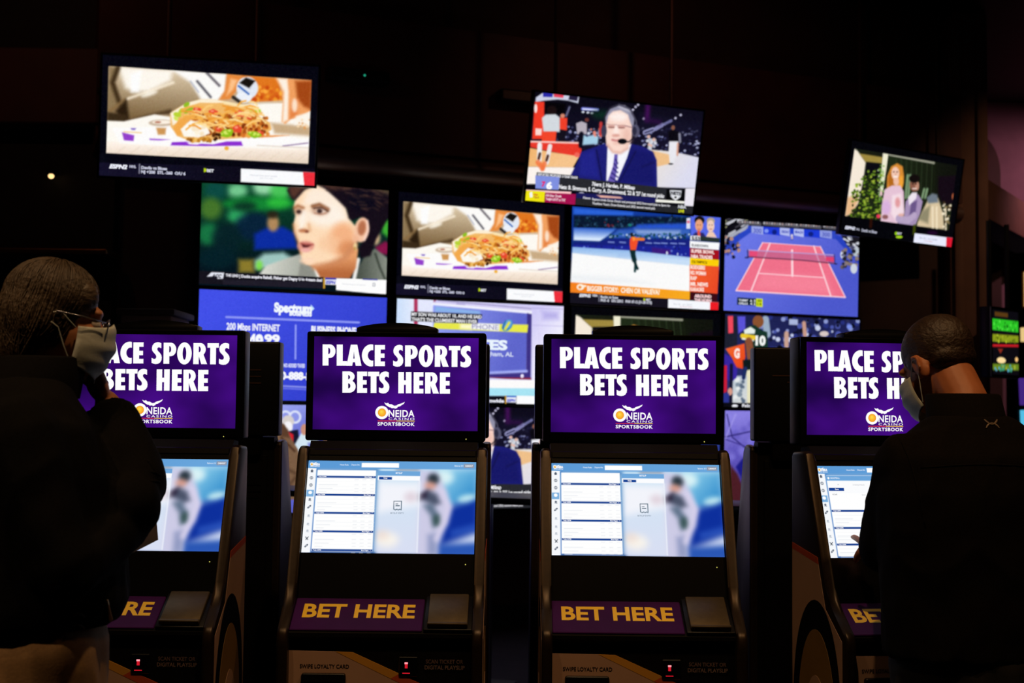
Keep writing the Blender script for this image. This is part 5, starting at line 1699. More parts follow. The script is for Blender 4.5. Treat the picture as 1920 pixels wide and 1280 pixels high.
KM['touchB'], KM['touchBt'] = touch_betslip([362, 512, 660, 812], 'b')
KM['touchC'], KM['touchCt'] = touch_basketball()
ROTT = math.radians(-21.96)
# glass face of the touch unit lies in its own sloped frame
KM['glass'] = MB().box(-.2395, .2395, -.008, .003, -.287, .171, .002, 1).mesh('touch_glass', M_GLOSS)
KM['ridge'] = MB().box(-.236, .236, -.011, -.006, .150, .168, .0015, 1).mesh('trim_strip', M_BODY)
KM['led'] = MB().ell((0, 0, 0), (.0016, .0012, .0016), n=8).mesh('power_led', mat_glow('yellow_led', '#d8d060', 1.0))
# bet-here shelf
KM['bet'] = MB().box(-.2395, .108, -.004, .004, -.006, .136, .002, 1).mesh('bet_panel', M_PURPLE)
f = Flat()
f.text('BET HERE', -.214, .085, .047, .058, '#ffd424', .03)
KM['bettext'] = f.mesh('lettering', M_PRINT)
mb = MB().box(.112, .2395, -.010, .004, -.008, .160, .003, 2)
KM['prn'] = mb.mesh('ticket_printer', M_PLASTIC, angle=40)
mb = MB().box(.122, .228, -.022, -.009, .004, .132, .004, 2)
mb.box(.122, .228, -.026, -.012, -.004, .006, .002, 1)
KM['lid'] = mb.mesh('printer_lid', M_FLAP, angle=40)
# lower front: cream panel with gold and orange diagonal bands
FY = -.3185
lz = lambda py: .823 - (py - 1222) * .00139
lx2 = lambda px: (px - 722.8) * .001417
mb = MB()


def slab(pts, t0, t1, m, name, bev=0):
    return MB().prism([(lx2(px), lz(py)) for px, py in pts], FY - t1, FY - t0, 'y', bev, 1).mesh(name, m)


KM['cream'] = slab([(553, 1222), (640, 1223), (760, 1280), (860, 1328), (860, 1500), (553, 1500)], 0, .0025, M_CREAM, 'cream_panel')
KM['gold'] = slab([(640, 1223), (671, 1224), (758, 1263), (742, 1272)], 0, .003, M_GOLD, 'gold_band')
KM['orange'] = slab([(742, 1272), (758, 1263), (874, 1316), (874, 1334)], 0, .003, M_ORANGE, 'orange_band')
f = Flat()
f.text('SWIPE LOYALTY CARD', lx2(574), lx2(665), lz(1254), .0105, '#0e0a08', .015)
KM['swipetext'] = f.mesh('lettering', M_PRINT)
f = Flat()
f.text('SCAN TICKET OR', lx2(807), lx2(876), lz(1243), .0105, '#5e4a48', .015)
KM['scantext'] = f.mesh('lettering', M_PRINT)
f = Flat()
f.text('DIGITAL PLAYSLIP', lx2(805), lx2(879), lz(1254), .0105, '#6e5a56', .015)
KM['lowtext'] = f.mesh('lettering', M_PRINT)
mb = MB()
pts = [(lx2(577), lz(1300))] + arc(lx2(582), lz(1267), .006, .006, 180, 90, 5) + arc(lx2(655), lz(1267), .006, .006, 90, 0, 5) + [(lx2(660), lz(1300))]
mb.prism(pts, FY - .016, FY - .002, 'y', .002, 1)
mb.box(lx2(584), lx2(653), FY - .019, FY - .015, lz(1278), lz(1275))
KM['card'] = mb.mesh('card_reader', M_PLASTIC, angle=40)
mb = MB().box(lx2(757), lx2(792), FY - .006, FY - .001, lz(1268), lz(1231), .002, 1)
KM['scan'] = mb.mesh('ticket_scanner', M_GLOSS)
KM['scanled'] = MB().box(lx2(768.5), lx2(773.5), FY - .0075, FY - .006, lz(1252), lz(1241)).box(lx2(764), lx2(778), FY - .0075, FY - .006, lz(1262), lz(1260.5)).mesh('scanner_light', mat_glow('red_scan_light', '#d01828', 1.0))
KM['scanhot'] = MB().box(lx2(768), lx2(774), FY - .0085, FY - .0075, lz(1244), lz(1241)).mesh('scanner_spot', mat_glow('pink_scan_spot', '#ff9aa4', 1.3))
# side artwork (thin vinyl pieces on the outside of each side panel)
def side_art(name, pts, t, m):
    out = []
    for sgn in (-1, 1):
        out.append(MB().prism(pts, sgn * .268, sgn * (.268 + t), 'x').mesh(name, m))
    return out


KM['sa0'] = side_art('side_cream_panel', [(-.165, 1.045), (.035, 1.068), (.035, .10), (-.33, .10), (-.33, .86), (-.215, .93)], .0010, M_CREAM)
KM['sa1'] = side_art('side_orange_edge', [(-.165, 1.045), (.035, 1.068), (.035, 1.086), (-.160, 1.063)], .0012, M_ORANGE)
KM['sa2'] = side_art('side_black_dome', arc(-.150, .66, .172, .285, 180, 0, 24) + [(.022, .12), (-.322, .12)], .0018, M_BODY)
KM['sa3'] = side_art('side_gold_dome', arc(-.152, .62, .135, .245, 180, 0, 24) + [(-.017, .14), (-.287, .14)], .0026, mat('olive_gold_vinyl', '#7a5c2a', .55, var=.06, scale=10))
KM['sa4'] = side_art('side_inner_dome', arc(-.152, .54, .095, .20, 180, 0, 24) + [(-.057, .16), (-.247, .16)], .0034, M_CREAM)
mb = MB()
for k in range(3):
    mb.box(-.2, .05 - k * .03, .0435, .0470, 1.20 - k * .022, 1.204 - k * .022)
mb.box(-.22, .22, .039, .0445, .30, 1.30, .002, 1)
KM['back'] = mb.mesh('service_door', M_BODY)
mb = MB()
for k in range(3):
    mb.box(-.2, .2 - k * .05, .0795, .0825, 1.585 - k * .022, 1.589 - k * .022)
KM['vent'] = mb.mesh('vent_slot', M_ROD)


def kiosk(x, y, rz, label, touch, group, art=True):
    r = thing('betting_kiosk', label, 'kiosk', (x, y, 0), rz, group)
    obj('cabinet_body', KM['body'], r)
    for sgn, nm in ((0, 'L'), (1, 'R')):
        s = obj('side_panel', KM['fin' + nm], r)
        for k in () if not art else ('sa0', 'sa1', 'sa2', 'sa3', 'sa4'):
            obj(KM[k][sgn].name.split('.')[0], KM[k][sgn], s)
    h_ = obj('sign_housing', KM['shell'], r)
    obj('sign_bezel', KM['sbezel'], h_)
    obj('vent_slot', KM['vent'], h_)
    obj('power_led', KM['led'], h_, loc=(.206, -.004, 1.3745))
    obj('top_speaker', KM['cap'], r)
    obj('sign_support', KM['neck'], r)
    s = obj('sign_screen', KM['sign'], r, loc=(0, 0, 1.533))
    for t_ in KM['signtext']:
        obj('lettering', t_, s, loc=(0, -.0025, 0))
    g = obj('touch_glass', KM['glass'], r, loc=(0, -.110, 1.183), rot=(ROTT, 0, 0))
    obj('trim_strip', KM['ridge'], g)
    obj('power_led', KM['led'], g, loc=(.215, -.009, -.163))
    s = obj('touch_screen', KM['touch' + touch], r, loc=(0, -.110 - .0088 * math.cos(ROTT), 1.183 + .0088 * math.sin(-ROTT) * -1 * -1), rot=(ROTT, 0, 0))
    obj('lettering', KM['touch' + touch + 't'], s, loc=(0, -.0008, 0))['kind'] = 'stuff'
    rb = math.radians(-61.5)
    b = obj('bet_panel', KM['bet'], r, loc=(0, -.326, .8795), rot=(rb, 0, 0))
    obj('lettering', KM['bettext'], b, loc=(0, -.0046, 0))
    p = obj('ticket_printer', KM['prn'], r, loc=(0, -.326, .8795), rot=(rb, 0, 0))
    obj('printer_lid', KM['lid'], p)
    c = obj('cream_panel', KM['cream'], r)
    obj('gold_band', KM['gold'], c)
    obj('orange_band', KM['orange'], c)
    obj('lettering', KM['lowtext'], r, loc=(0, FY - .0032, 0))
    obj('lettering', KM['scantext'], r, loc=(0, FY - .0032, 0))
    obj('lettering', KM['swipetext'], c, loc=(0, FY - .0032, 0))
    obj('card_reader', KM['card'], r)
    s = obj('ticket_scanner', KM['scan'], r)
    obj('scanner_light', KM['scanled'], s)
    obj('scanner_spot', KM['scanhot'], s)
    obj('service_door', KM['back'], r)
    return r


GK, GR = 'betting kiosks facing the viewer', 'betting kiosks facing the video wall'
KX = [-1.038, -.336, .354, 1.0935]
YAW4 = math.radians(8)
kiosk(KX[0], 3.72, 0, 'black betting kiosk that the man in the face mask stands at', 'A', GK)
kiosk(KX[1], 3.72, 0, 'front betting kiosk with nobody at it, beside the masked man\'s kiosk', 'A', GK)
kiosk(KX[2], 3.72, 0, 'front betting kiosk with nobody at it, under the figure skater television', 'B', GK)
kiosk(KX[3], 3.756, YAW4, 'turned betting kiosk that the man in the dark jacket is touching', 'C', GK)
kiosk(KX[0] - .004, 4.385, math.pi, 'rear kiosk back to back with the one at the masked man', 'A', GR, False)
kiosk(KX[1], 4.385, math.pi, 'rear kiosk back to back with the second front kiosk from the left', 'A', GR, False)
kiosk(KX[2] - .014, 4.385, math.pi, 'rear kiosk back to back with the third front kiosk from the left', 'B', GR, False)
kiosk(1.078, 4.39, math.pi, 'rear kiosk back to back with the turned kiosk at the right', 'A', GR, False)

# ------------------------------------------------------------------ people
from mathutils import noise as mnoise
from mathutils.bvhtree import BVHTree

M_SKIN = mat('skin', '#b5764e', .55, var=.08, scale=40, bump=.03)
M_SKIN2 = mat('tanned_skin', '#a8653e', .55, var=.08, scale=40, bump=.03)
M_JACKET = mat('black_soft_jacket', '#0a0909', .9, var=.25, scale=220, bump=.06, spec=.06)
M_JACKET2 = mat('charcoal_jacket', '#0f0c0b', .9, var=.25, scale=260, bump=.06, spec=.06)
M_KHAKI = mat('khaki_cotton', '#8a6a44', .85, var=.12, scale=200, bump=.06)
M_TROUSER = mat('dark_trouser', '#0c0b0d', .85, var=.12, scale=200)
M_SHOE = mat('black_shoe', '#0b0908', .4, var=.1)
M_MASKC = mat('pale_blue_mask_fabric', '#b9bdb4', .8, var=.04, scale=200, bump=.05)
M_EYE = mat('eye_white', '#cfc8c0', .3, var=.02)
M_IRIS = mat('dark_iris', '#20140e', .3, var=.02)
M_SPECS = mat('spectacle_metal', '#9a9aa6', .25, .9, .05)
M_PAPER = mat('paper_slip', '#c8b49c', .8, var=.05, scale=30)


def mat_hair(name, c0, c1):
    m = mat(name, c0, .55, var=.3, scale=120, bump=.4)
    nt = m.node_tree
    nz = [n for n in nt.nodes if n.type == 'TEX_NOISE'][0]
    tc = [n for n in nt.nodes if n.type == 'TEX_COORD'][0]
    mp = nt.nodes.new('ShaderNodeMapping')
    mp.inputs['Scale'].default_value = (1.0, .22, 1.0)
    nt.links.new(tc.outputs['Object'], mp.inputs['Vector'])
    nt.links.new(mp.outputs['Vector'], nz.inputs['Vector'])
    return m


M_HAIR = mat_hair('grey_brown_hair', '#463726', 0)
M_HAIR2 = mat_hair('cropped_dark_hair', '#2c1c12', 0)


def remesh(mb, voxel, name, m, smooth=4, fac=.5, wrinkle=0.0, wscale=9.0):
    bmesh.ops.recalc_face_normals(mb.bm, faces=mb.bm.faces)
    me = bpy.data.meshes.new('tmp')
    mb.bm.to_mesh(me)
    mb.bm.free()
    o = bpy.data.objects.new('tmp', me)
    col.objects.link(o)
    r = o.modifiers.new('r', 'REMESH')
    r.mode = 'VOXEL'
    r.voxel_size = voxel
    if smooth:
        s = o.modifiers.new('s', 'SMOOTH')
        s.factor = fac
        s.iterations = smooth
    bpy.context.view_layer.update()
    dg = bpy.context.evaluated_depsgraph_get()
    out = bpy.data.meshes.new_from_object(o.evaluated_get(dg))
    bpy.data.objects.remove(o)
    bpy.data.meshes.remove(me)
    out.name = name
    out.materials.clear()
    out.materials.append(m)
    if wrinkle:
        n = len(out.vertices)
        co = np.zeros(n * 3)
        no = np.zeros(n * 3)
        out.vertices.foreach_get('co', co)
        out.vertices.foreach_get('normal', no)
        co = co.reshape(-1, 3)
        no = no.reshape(-1, 3)
        d = np.array([mnoise.noise(Vector((p[0] * wscale, p[1] * wscale, p[2] * wscale * .55))) + .5 * mnoise.noise(Vector((p[0] * wscale * 2.3, p[1] * wscale * 2.3, p[2] * wscale * 1.6 + 7))) for p in co])
        d = 1 - 2 * np.abs(d)          # ridged, like folds of cloth
        co = co + no * (d * wrinkle)[:, None]
        out.vertices.foreach_set('co', co.ravel())
        out.update()
    out.polygons.foreach_set('use_smooth', [True] * len(out.polygons))
    return out


def frame(f, up=(0, 0, 1)):
    """columns: right, forward, up"""
    f = Vector(f).normalized()
    r = f.cross(Vector(up)).normalized()
    u = r.cross(f).normalized()
    return Matrix((r, f, u)).transposed()


def ering(c, f, lat, dep, n=22, e=2.4, tilt=0.0):
    """rounded-rectangle ring around c; lateral and fore-aft half sizes"""
    R_ = frame((f[0], f[1], 0))
    pts = []
    for k in range(n):
        a = 2 * math.pi * k / n
        x = math.copysign(abs(math.cos(a)) ** (2 / e), math.cos(a)) * lat
        y = math.copysign(abs(math.sin(a)) ** (2 / e), math.sin(a)) * dep
        v = R_ @ Vector((x, y, 0))
        pts.append(Vector(c) + v + Vector((0, 0, tilt * y)))
    return pts


def put(M, p):
    return M @ Vector(p)


def head_shapes(mb, M, ears=True):
    R3 = M.to_3x3()
    for c, r in [((0, -.012, .035), (.075, .094, .088)), ((0, .030, -.025), (.063, .062, .085)), ((0, .040, -.078), (.050, .050, .036)), ((0, .078, .028), (.054, .018, .015)),
                 ((-.036, .066, -.02), (.024, .024, .02)), ((.036, .066, -.02), (.024, .024, .02)), ((0, .088, -.066), (.026, .012, .007)), ((0, .086, -.077), (.023, .012, .007)), ((0, .074, -.100), (.022, .018, .015))]:
        mb.ell(put(M, c), r, R3)
    mb.limb([put(M, (0, .088, .012)), put(M, (0, .104, -.020)), put(M, (0, .108, -.032))], [.008, .011, .013], 10)
    for s in (-1, 1):
        mb.ell(put(M, (s * .012, .097, -.036)), (.008, .009, .007), R3, 10)
        if not ears:
            continue
        E = R3 @ Matrix.Rotation(math.radians(-18 * s), 3, 'Z') @ Matrix.Rotation(math.radians(-12), 3, 'X')
        mb.ell(put(M, (s * .077, -.006, -.008)), (.008, .021, .033), E, 12)
        mb.limb([put(M, (s * .080, .006, -.030)), put(M, (s * .090, -.012, -.012)), put(M, (s * .090, -.016, .012)), put(M, (s * .084, .002, .024))], [.006, .0055, .0055, .005], 8)


def hand_shapes(mb, wrist, d, n, thumb_side, curls, spread=.021, thumb_to=None, scale=1.0):
    d = Vector(d).normalized()
    n = Vector(n)
    n = (n - d * n.dot(d)).normalized()
    s = d.cross(n).normalized() * thumb_side
    w = Vector(wrist)
    R_ = Matrix((s, d, n)).transposed()
    mb.ell(w + d * .050 * scale, (.040 * scale, .054 * scale, .017 * scale), R_)
    mb.ell(w + d * .030 * scale + s * .022 * scale + n * .006, (.018, .032, .015), R_)
    tips = []
    L = [(.043, .027, .021), (.047, .031, .023), (.043, .029, .022), (.034, .021, .019)]
    for i in range(4):
        b = w + d * (.088 - .006 * (i == 3) - .004 * (i == 0)) * scale + s * (.031 - i * spread) * scale
        a = 0
        pts = [b - d * .02, b]
        for seg, cu in zip(L[i], curls[i]):
            a += math.radians(cu)
            pts.append(pts[-1] + (d * math.cos(a) + n * math.sin(a)) * seg * scale)
        mb.limb(pts, [.0095 * scale, .0095 * scale, .0088 * scale, .0082 * scale, .0068 * scale], 10)
        tips.append(pts[-1])
    b = w + d * .028 * scale + s * .032 * scale
    if thumb_to is None:
        q = [b - s * .01, b + (s * .75 + d * .6 + n * .25).normalized() * .036, b + (s * .6 + d * .8 + n * .35).normalized() * .066, b + (s * .45 + d * .9 + n * .45).normalized() * .09]
    else:
        t = Vector(thumb_to)
        q = [b - s * .01, b.lerp(t, .38) + s * .006, b.lerp(t, .72) + s * .005, t]
    mb.limb(q, [.0125, .0120, .0105, .0085], 10)
    return tips


def torso_shapes(mb, rings, f):
    mb.loft([ering(c, f, a, b) for c, a, b in rings])


def cloth_line(bvh, pts, dirn, r, lift=.001):
    """tube laid on a cloth surface by dropping points onto it"""
    out = []
    for p in pts:
        h_, nrm, _, _ = bvh.ray_cast(Vector(p) - Vector(dirn) * .6, Vector(dirn))
        if h_ is not None:
            out.append(h_ + nrm * lift)
    return out


def person(name, label, base, S):
    """S: joints, head frame and clothing; returns the thing and its jacket surface"""
    root = thing(name, label, 'person', base, group=S.get('group'))
    Li = Matrix.Translation(-Vector(base))
    f = S['f']
    Mh = Matrix.Translation(S['head']) @ S['headR'].to_4x4()
    # one continuous body
    mb = MB()
    head_shapes(mb, Mh, S.get('ears', True))
    nb = Vector(S['neck'])
    mb.limb([put(Mh, (0, -.020, -.045)), put(Mh, (0, -.030, -.10)).lerp(nb, .35), nb, nb + Vector((0, 0, -.06))], [.056, .056, .062, .075], 16)
    torso_shapes(mb, [(c, a - .030, b - .026) for c, a, b in S['torso']], f)
    tips = {}
    for side in ('l', 'r'):
        sh, el, wr = (Vector(S[side + k]) for k in ('sh', 'el', 'wr'))
        mb.limb([sh, sh.lerp(el, .45), el], [.050, .046, .038], 14)
        mb.limb([el, el.lerp(wr, .35), wr], [.038, .038, .027], 14)
        hs = S[side + 'hand']
        tips[side] = hand_shapes(mb, wr + (Vector(hs['d']).normalized() * .008), hs['d'], hs['n'], hs['ts'], hs['curls'], thumb_to=hs.get('thumb'))
        hp, kn, an = (Vector(S[side + k]) for k in ('hip', 'knee', 'ank'))
        mb.limb([hp, hp.lerp(kn, .5), kn], [.080, .070, .052], 14)
        mb.limb([kn, kn.lerp(an, .35), an], [.052, .052, .034], 14)
        fd = Vector((f[0], f[1], 0)).normalized()
        mb.limb([an + Vector((0, 0, -.03)) - fd * .04, an + fd * .06 + Vector((0, 0, -.05)), an + fd * .15 + Vector((0, 0, -.06))], [.034, .034, .026], 12)
    bmesh.ops.transform(mb.bm, matrix=Li, verts=mb.bm.verts)
    obj('body', remesh(mb, .0048, 'body', S['skin'], 4, .5), root)
    # jacket: torso and sleeves
    mb = MB()
    torso_shapes(mb, S['torso'], f)
    for side in ('l', 'r'):
        sh, el, wr = (Vector(S[side + k]) for k in ('sh', 'el', 'wr'))
        k = S.get('sleeve', 1.0)
        mb.limb([sh, sh.lerp(el, .4), el], [.074 * k, .068 * k, .058 * k], 16)
        mb.tube([el + (el - wr).normalized() * .04, el, el.lerp(wr, .4), el.lerp(wr, .9)], [.03 * k, .057 * k, .053 * k, .043 * k], 16)
    for c, r in S.get('jacket_extra', []):
        mb.ell(c, r)
    bmesh.ops.transform(mb.bm, matrix=Li, verts=mb.bm.verts)
    jm = remesh(mb, .0075, 'jacket', S['jacket'], 6, .5, .0055, 8.0)
    jk = obj('jacket', jm, root)
    bvh = BVHTree.FromPolygons([v.co + Vector(base) for v in jm.vertices], [tuple(p.vertices) for p in jm.polygons])
    # trousers
    mb = MB()
    t0 = S['torso'][0][0]
    hz = S['hem']
    tw = S.get('tw', 1.0)
    mb.loft([ering((t0[0], t0[1], hz - .16), f, .180 * tw, .125 * tw), ering((t0[0], t0[1], hz - .02), f, .180 * tw, .127 * tw), ering((t0[0], t0[1], hz + .06), f, .168, .118)])
    for side in ('l', 'r'):
        hp, kn, an = (Vector(S[side + k]) for k in ('hip', 'knee', 'ank'))
        mb.tube([hp + Vector((0, 0, .10)), hp, hp.lerp(kn, .5), kn, kn.lerp(an, .5), an + Vector((0, 0, -.035))], [.085, .105, .092, .078, .072, .070], 16)
    bmesh.ops.transform(mb.bm, matrix=Li, verts=mb.bm.verts)
    obj('trousers', remesh(mb, .010, 'trousers', S['trousers'], 5, .5, .006, 7.0), root)
    fd = Vector((f[0], f[1], 0)).normalized()
    for side in ('l', 'r'):
        an = Vector(S[side + 'ank'])
        g = Vector((an.x, an.y, 0))
        mb = MB()
        mb.limb([g - fd * .055 + Vector((0, 0, .045)), g + fd * .06 + Vector((0, 0, .045)), g + fd * .16 + Vector((0, 0, .036))], [.043, .045, .036], 14)
        mb.limb([g - fd * .04 + Vector((0, 0, .06)), g + Vector((0, 0, .09))], [.042, .042], 12)
        for v in mb.bm.verts:
            v.co.z = max(v.co.z, .001)
        bmesh.ops.transform(mb.bm, matrix=Li, verts=mb.bm.verts)
        obj('shoe', mb.mesh('shoe', M_SHOE, smooth=True), root)
    # eyes
    for s in (-1, 1):
        mb = MB().ell(put(Li @ Mh, (s * .031, .078, .004)), (.0125, .0125, .0125), None, 12)
        e = obj('eye', mb.mesh('eye', M_EYE, smooth=True), root)
        mb = MB().ell(put(Li @ Mh, (s * .031, .0875, .002)), (.0055, .004, .0055), Mh.to_3x3(), 10)
        obj('iris', mb.mesh('iris', M_IRIS, smooth=True), e)
    # hair
    mb = MB()
    for c, r in S['hair']:
        mb.ell(put(Mh, c), r, Mh.to_3x3(), 20)
    bmesh.ops.transform(mb.bm, matrix=Li, verts=mb.bm.verts)
    obj('hair', remesh(mb, .0042, 'hair', S['hairm'], S.get('hairs', 6), .5, S['hairw'], 42.0), root)
    # face mask
    nS, nT = 26, 22
    V, F = [], []
    for j in range(nT + 1):
        t = j / nT
        for i in range(nS + 1):
            s = -1 + 2 * i / nS
            a = math.radians(82) * s
            bul = .010 + .030 * math.sin(math.pi * min(1, .18 + t * .85)) * (1 - .55 * abs(s))
            x = (.070 + .006 * math.sin(math.pi * t)) * math.sin(a) * 1.03
            y = .026 + (.070 + bul) * math.cos(a) ** .9 + .0022 * math.sin(t * 6 * math.pi) * (1 - s * s)
            z = .004 + .012 * (1 - abs(s)) ** 2 * (1 - t) - t * (.122 - .028 * abs(s)) - .012 * abs(s) * (1 - t)
            V.append(put(Li @ Mh, (x, y, z)))
    for j in range(nT):
        for i in range(nS):
            k = j * (nS + 1) + i
            F.append((k, k + 1, k + nS + 2, k + nS + 1))
    me = bpy.data.meshes.new('face_mask')
    me.from_pydata(V, [], F)
    b2 = bmesh.new()
    b2.from_mesh(me)
    bmesh.ops.recalc_face_normals(b2, faces=b2.faces)
    bmesh.ops.solidify(b2, geom=b2.faces, thickness=.0022)
    b2.to_mesh(me)
    b2.free()
    me.polygons.foreach_set('use_smooth', [True] * len(me.polygons))
    me.materials.append(M_MASKC)
    mk = obj('face_mask', me, root)
    for s in (-1, 1):
        mb = MB()
        for z0, z1 in ((-.012, .014), (-.082, -.020)):
            mb.tube([put(Li @ Mh, p) for p in ((s * .072, .036, z0), (s * .080, .020, z0 * .6 + z1 * .4), (s * .087, .000, z1), (s * .092, -.016, z1 * .6))], .0013, 6)
        obj('ear_loop', mb.mesh('ear_loop', M_MASKC), mk)
    return root, jk, bvh, Mh, Li


STR = [(8, 10, 8)] * 4
FIST = [(60, 75, 45), (62, 78, 45), (64, 78, 45), (62, 75, 45)]

# ---- the man in the face mask, hand at his chin
fL = Vector((.92, .39, 0)).normalized()
hR = frame((.87, .44, -.16)) * .935
manL = dict(
    f=fL, head=(-.914, 2.55, 1.626), headR=hR, neck=(-.950, 2.53, 1.505), hem=1.03, ears=False, tw=1.15,
    torso=[((-.930, 2.50, 1.050), .205, .168), ((-.918, 2.50, 1.09), .204, .172), ((-.922, 2.505, 1.20), .202, .165), ((-.935, 2.51, 1.32), .212, .148), ((-.945, 2.515, 1.41), .205, .122), ((-.955, 2.52, 1.465), .155, .095), ((-.955, 2.525, 1.505), .092, .082)],
    rsh=(-.905, 2.345, 1.395), rel=(-.805, 2.33, 1.160), rwr=(-.738, 2.535, 1.240),
    lsh=(-1.000, 2.69, 1.395), lel=(-.742, 2.55, 1.302), lwr=(-.832, 2.640, 1.462),
    rhand=dict(d=(-.45, 1.0, .0), n=(-.3, .1, .9), ts=-1, curls=[(15, 30, 20)] * 4),
    lhand=dict(d=(-.30, -.25, .80), n=(-.75, -.45, -.45), ts=-1, curls=[(35, 65, 40)] * 4),
    rhip=(-.92, 2.40, .90), rknee=(-.91, 2.40, .50), rank=(-.93, 2.38, .10), lhip=(-.98, 2.58, .90), lknee=(-.97, 2.60, .50), lank=(-.99, 2.62, .10),
    skin=M_SKIN, jacket=M_JACKET, trousers=M_KHAKI, hairm=M_HAIR, hairw=.0010, hairs=28, jacket_extra=[((-.738, 2.50, 1.265), (.058, .060, .060))], sleeve=1.06,
    hair=[((0, -.014, .046), (.085, .096, .082)), ((0, -.032, .004), (.086, .084, .100)), ((0, -.046, -.054), (.068, .058, .066)), ((0, .044, .064), (.060, .034, .044)), ((-.046, .036, .054), (.030, .040, .038)), ((.046, .036, .054), (.030, .040, .038))],
)
rootL, jkL, bvhL, MhL, LiL = person('person', 'person in black jacket and face mask with glasses, hand raised to chin', (-.95, 2.5, 0), manL)
g = obj('spectacles', MB().tube([put(LiL @ MhL, p) for p in ((-.014, .108, .010), (0, .113, .014), (.014, .108, .010))], .0014, 6).mesh('spectacles', M_SPECS, smooth=True), rootL)
for s in (-1, 1):
    obj('temple', MB().tube([put(LiL @ MhL, p) for p in ((s * .094, -.01, .012), (s * .084, .05, .012), (s * .064, .096, .010))], .0016, 6).mesh('temple', M_SPECS, smooth=True), g)
for s in (-1, 1):
    ringp = [put(LiL @ MhL, (s * .036 + .025 * math.cos(a), .106 - abs(.025 * math.cos(a)) * .15, .003 + .017 * math.sin(a))) for a in np.linspace(0, 2 * math.pi, 21)]
    obj('lens_rim', MB().tube(ringp, .0013, 6, False).mesh('lens_rim', M_SPECS, smooth=True), g)
# combed strands over the hair
mb = MB()
rs_ = np.random.default_rng(21)
HE = manL['hair'][:3]
hc = Vector((0, -.02, .03))


def hair_skin(p):
    best = 0
    for c_, r_ in HE:
        o_ = Vector(((hc[i] - c_[i]) / r_[i] for i in range(3)))
        d_ = Vector((p[i] / r_[i] for i in range(3)))
        A2, B2, C2 = d_.dot(d_), o_.dot(d_), o_.dot(o_) - 1
        dd = B2 * B2 - A2 * C2
        if dd > 0:
            best = max(best, (-B2 + math.sqrt(dd)) / A2)
    return hc + p * best


for k in range(1500):
    th, ph = rs_.uniform(0, 2 * math.pi), rs_.uniform(0, 1.7)
    p = Vector((math.sin(ph) * math.cos(th), math.sin(ph) * math.sin(th), math.cos(ph)))
    pts_ = []
    sw = rs_.normal(0, .22)
    lift = .001 + .003 * rs_.random()
    for j in range(9):
        q = hair_skin(p) + p * lift
        if (q.y > .045 and q.z < .070) or q.z < -.105:
            break
        pts_.append(put(LiL @ MhL, q))
        fl = Vector((p.x * .6 + sw, p.y * .5 - .12, -.8))
        fl = fl - p * fl.dot(p)
        p = (p + fl.normalized() * .13).normalized()
    if len(pts_) > 3:
        n_ = len(pts_)
        mb.tube(pts_, [.0004] + [.0011] * (n_ - 2) + [.0003], 3, False)
obj('hair_strands', mb.mesh('hair_strands', M_HAIR, smooth=True), rootL)['kind'] = 'stuff'
# stand-up collar, zip pull, cord toggles
def collar(root, Li, c, f, lat, dep, z0, z1, m, lean=0.0):
    mb = MB()
    R_ = []
    for zz, k in ((z0, 1.0), (z1, .93), (z1 + .004, .88), (z0 + .01, .90)):
        R_.append(ering((c[0] + f[0] * lean * (zz - z0), c[1] + f[1] * lean * (zz - z0), zz), f, lat * k, dep * k, 26, 2.0))
    mb.loft(R_, False)
    bmesh.ops.transform(mb.bm, matrix=Li, verts=mb.bm.verts)
    return obj('collar', mb.mesh('collar', m, smooth=True), root)


collar(jkL, LiL, (-.950, 2.528), fL, .092, .094, 1.470, 1.548, M_JACKET, .25)
dv = Vector((-.745, 2.4, -.368)).normalized()
bL = Vector((-.95, 2.5, 0))
q = cloth_line(bvhL, [(-.748, 2.4, 1.096), (-.746, 2.4, 1.085), (-.743, 2.4, 1.072), (-.741, 2.4, 1.062)], dv, .002, .003)
if len(q) > 2:
    obj('zip_pull', MB().limb([p - bL for p in q], [.0018, .0026, .0032, .0042][:len(q)], 8).mesh('zip_pull', mat('bright_zip_metal', '#b8a88c', .3, .8, .05), smooth=True), jkL)
for zz in (1.078, 1.058, 1.040):
    q = cloth_line(bvhL, [(-.80 + k * .006, 2.36, zz - .0015 * (k - 2) ** 2) for k in range(5)], dv, .002, .003)
    if len(q) > 1:
        obj('cord_toggle', MB().tube([p - bL for p in q], .0016, 6).mesh('cord_toggle', M_METAL, smooth=True), jkL)
# sleeve folds that catch the light near the elbow
for k, (a, b) in enumerate([((-.715, 1.352), (-.690, 1.318)), ((-.705, 1.330), (-.676, 1.305)), ((-.700, 1.312), (-.672, 1.290))]):
    q = cloth_line(bvhL, [(a[0] + (b[0] - a[0]) * t, 2.1, a[1] + (b[1] - a[1]) * t + .006 * math.sin(math.pi * t)) for t in np.linspace(0, 1, 7)], (0, 1, 0), .003, -.001)
    if len(q) > 2:
        obj('sleeve_fold', MB().tube([p - Vector((-.95, 2.5, 0)) for p in q], [.001] + [.0035] * (len(q) - 2) + [.001], 8).mesh('sleeve_fold', M_JACKET, smooth=True), jkL)
# betting slip held under the elbow
P0 = Vector((-.835, 2.74, 1.128))
mb = MB()
sl = [[P0 + Vector((.085 * u, .012 * math.sin(u * 2) - .02 * v, .06 * v + .045 * u - .01 * u * v)) for u in np.linspace(0, 1, 6)] for v in np.linspace(0, 1, 5)]
vv = [[mb.bm.verts.new(p) for p in r] for r in sl]
for a, b in zip(vv, vv[1:]):
    for i in range(5):
        mb.bm.faces.new((a[i], a[i + 1], b[i + 1], b[i]))
bmesh.ops.solidify(mb.bm, geom=mb.bm.faces[:], thickness=.0006)
tag(obj('betting_slip', mb.mesh('betting_slip', M_PAPER)), 'small pale paper slip held under the masked man\'s elbow', 'paper')

